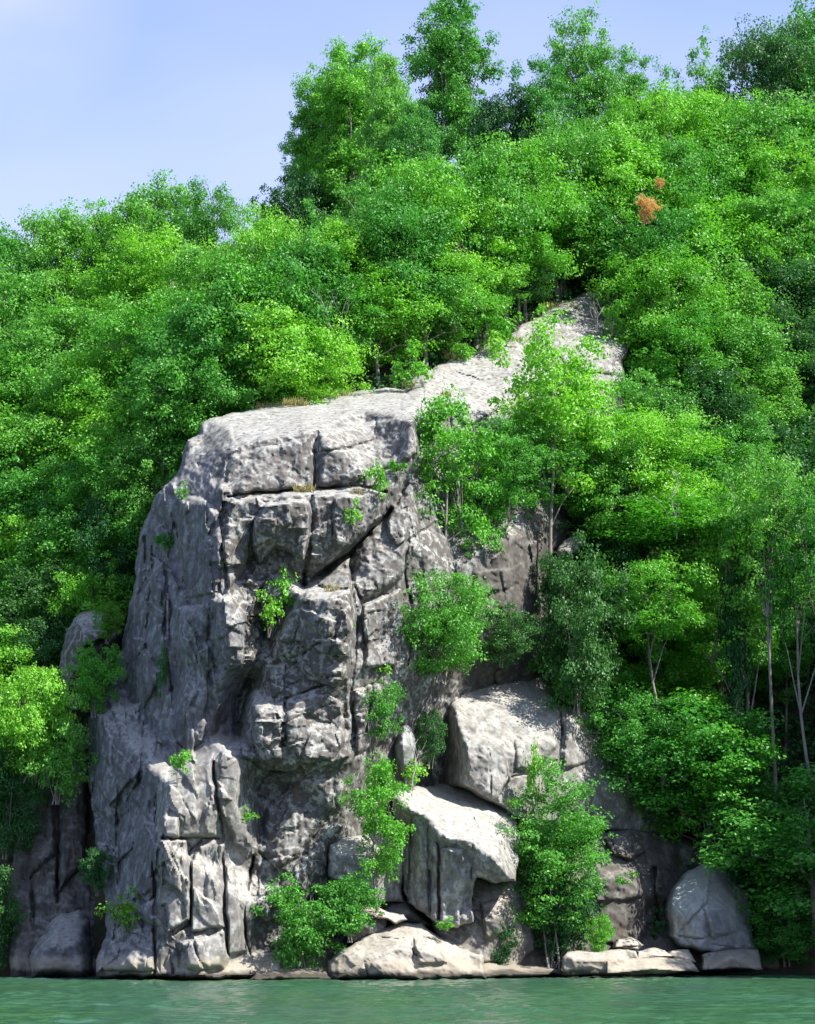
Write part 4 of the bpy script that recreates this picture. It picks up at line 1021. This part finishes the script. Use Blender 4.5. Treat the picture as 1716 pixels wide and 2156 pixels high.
A('bush1', 225, 1350, 75.2, 1270, 75, 'y', 'yellow green bush on the right side of the small pinnacle', cat='bush', name='bush')
A('under0', 60, 1640, 74, 1400, 180, 'b', 'bright bush at the left edge above the dark rock wall', cat='bush', name='bush')
A('bush2', 120, 1680, 73.6, 1510, 150, 'm', 'bush hanging over the top of the dark left rock wall', cat='bush', name='bush')
A('under1', 5, 1800, 74.5, 1560, 140, 'd', 'dark bush at the left edge beside the rock wall', cat='bush', name='bush')
A('under0', -45, 2050, 73, 1830, 150, 'd', 'very dark bush at lower left corner of the shore', cat='bush', name='bush')
A('bush1', 205, 1880, 70.5, 1790, 80, 'd', 'dark bush in the cleft left of the cliff foot', cat='bush', name='bush')
for (bx, by, Y, top, w, c, lab) in (
 (745,1105,69.6,1062,42,'b','small bush on the ledge above the diagonal crack'),
 (797,1040,70.4,985,62,'b','bright little bush on the long ledge right of the vertical crack'),
 (840,1000,71.6,975,60,'m','low sprig at the foot of the upper rock band'),
 (590,1290,69.6,1215,70,'b','upper of two bright bushes in the diagonal gully'),
 (565,1325,69.3,1258,60,'b','lower of two bright bushes in the diagonal gully'),
 (375,1640,67.4,1585,58,'b','bright sprig on top of the pale knobbly block'),
 (520,1735,67.2,1705,34,'b','tiny sprig on the pale narrow column'),
 (345,1165,73,1125,60,'m','sprig on the upper left buttress'),
 (385,1062,72.2,1020,26,'b','tiny sprig high on the left shoulder of the cliff'),
 (262,1960,67.6,1885,80,'y','yellow green sprig standing over the shaded foot rock'),
 (338,1460,71,1380,36,'d','dark sprig on the shaded left buttress'),
 (865,1655,72,1600,70,'b','bright sprig in the gap above the pointed block'),
 (735,1340,68.6,1312,24,'y','tiny yellow green sprig on the middle block'),
 (940,1960,68.6,1935,40,'b','small green sprig on the tan boulder'),
 (1130,1690,72.2,1590,50,'b','light sprig rising in front of the large pale boulder'),
 (800,1440,70.2,1400,50,'b','sprig on the right of the middle block'),
 (975,765,85,725,70,'b','bright sprig at the upper edge of the rock shelf'),
 (865,815,80,745,90,'b','bright green bush at the notch behind the cliff top'),
 (640,845,78,815,90,'y','yellow green low growth at the back edge of the cliff top'),
 (1290,690,90,640,70,'b','bush on the upper right part of the rock shelf'),
 (1040,730,86,660,110,'b','bright bush at the upper left margin of the rock shelf')):
    A('sprig%d' % (int(bx) % 3), bx, by, Y, top, w, c, lab, cat='plant', name='cliff_plant', group='small plants rooted in the cliff')
# withered spray and dead twigs
A('bush0', 1362, 468, 89.5, 414, 50, 'o', 'patch of dead orange leaves among the right hillside trees', cat='dead foliage', name='withered_branch')
A('bush1', 1388, 400, 91, 376, 26, 'o', 'small dead orange leaf patch just above the larger one', cat='dead foliage', name='withered_branch')

build_undergrowth()
def bare_branch(bx, by, Y, h, w, seed, label):
    rnd = random.Random(seed); V, Fc = [], []
    def grow(p, d, L, r, n):
        pts = [p]; q = p.copy(); dd = d.copy()
        for i in range(3):
            dd = (dd + Vector((rnd.uniform(-.35, .35), rnd.uniform(-.2, .2), rnd.uniform(-.1, .25)))).normalized()
            q = q + dd * L / 3; pts.append(q.copy())
        tube(V, Fc, pts, [r, r * .8, r * .65, r * .45], 4)
        if n:
            for k in range(3): grow(pts[rnd.randint(1, 3)], (dd + Vector((rnd.uniform(-.9, .9) * w, rnd.uniform(-.4, .4), rnd.uniform(-.1, .6)))).normalized(), L * .62, r * .55, n - 1)
    grow(Vector((0, 0, -.1)), Vector((0, 0, 1)), h * .5, .035, 3)
    o = link('dead_shrub', mesh_from('dead_shrub', V, Fc, M_bark_pale, True), None, label, 'dead shrub')
    o.location = pt(bx, by, Y)
bare_branch(868, 1650, 70.4, 2.2, .8, 5, 'bare pale twigs in front of the egg shaped boulder')
bare_branch(1255, 700, 90, 2.4, 1, 6, 'bare pale twigs on the rock shelf near the trees')

bare_branch(1690, 1830, 73.6, 3.2, 1.3, 8, 'bare pinkish twigs at the lower right edge of the picture')
bare_branch(1425, 1130, 77, 3.0, 1.2, 11, 'bare grey branches in a dark gap among the right trees')
bare_branch(720, 790, 80, 4.5, 1.0, 12, 'bare grey branches above the cliff top edge')

# grass
def grass(spots, label):
    rs = np.random.default_rng(5); V, T_ = [], []
    for (bx, by, Y, w, n) in spots:
        for k in range(n):
            x, y, z = pt(bx + rs.uniform(-w, w), by + rs.uniform(-3, 3), Y)
            a = rs.uniform(0, 6.28); h = rs.uniform(.12, .34); dx, dy = math.cos(a) * .015, math.sin(a) * .015
            lx, ly = rs.normal(0, .09, 2); i = len(V)
            V += [(x - dx, y - dy, z - .05), (x + dx, y + dy, z - .05), (x + lx, y + ly, z + h)]; T_.append((i, i + 1, i + 2))
    m, nt, b = new_mat('dry_grass'); b.inputs['Base Color'].default_value = (0.34, 0.30, 0.10, 1); b.inputs['Roughness'].default_value = .8
    link('grass', mesh_from('grass', V, T_, m), None, label, 'grass', None, 'stuff')
grass([(590,858,78,50,260),(700,832,79.6,40,200),(1060,716,87,40,200),(1180,645,91.5,40,150),(620,850,77.5,26,200),(640,1032,70.6,22,120),(960,752,85.5,26,200),(750,1040,70.4,18,80),(940,830,78.6,10,60),(700,1243,69.2,18,80),(1000,990,75.5,30,120),(1085,1692,72.4,18,120),(860,812,80,14,80)],
      'dry yellowish grass growing in cracks and ledges of the cliff')
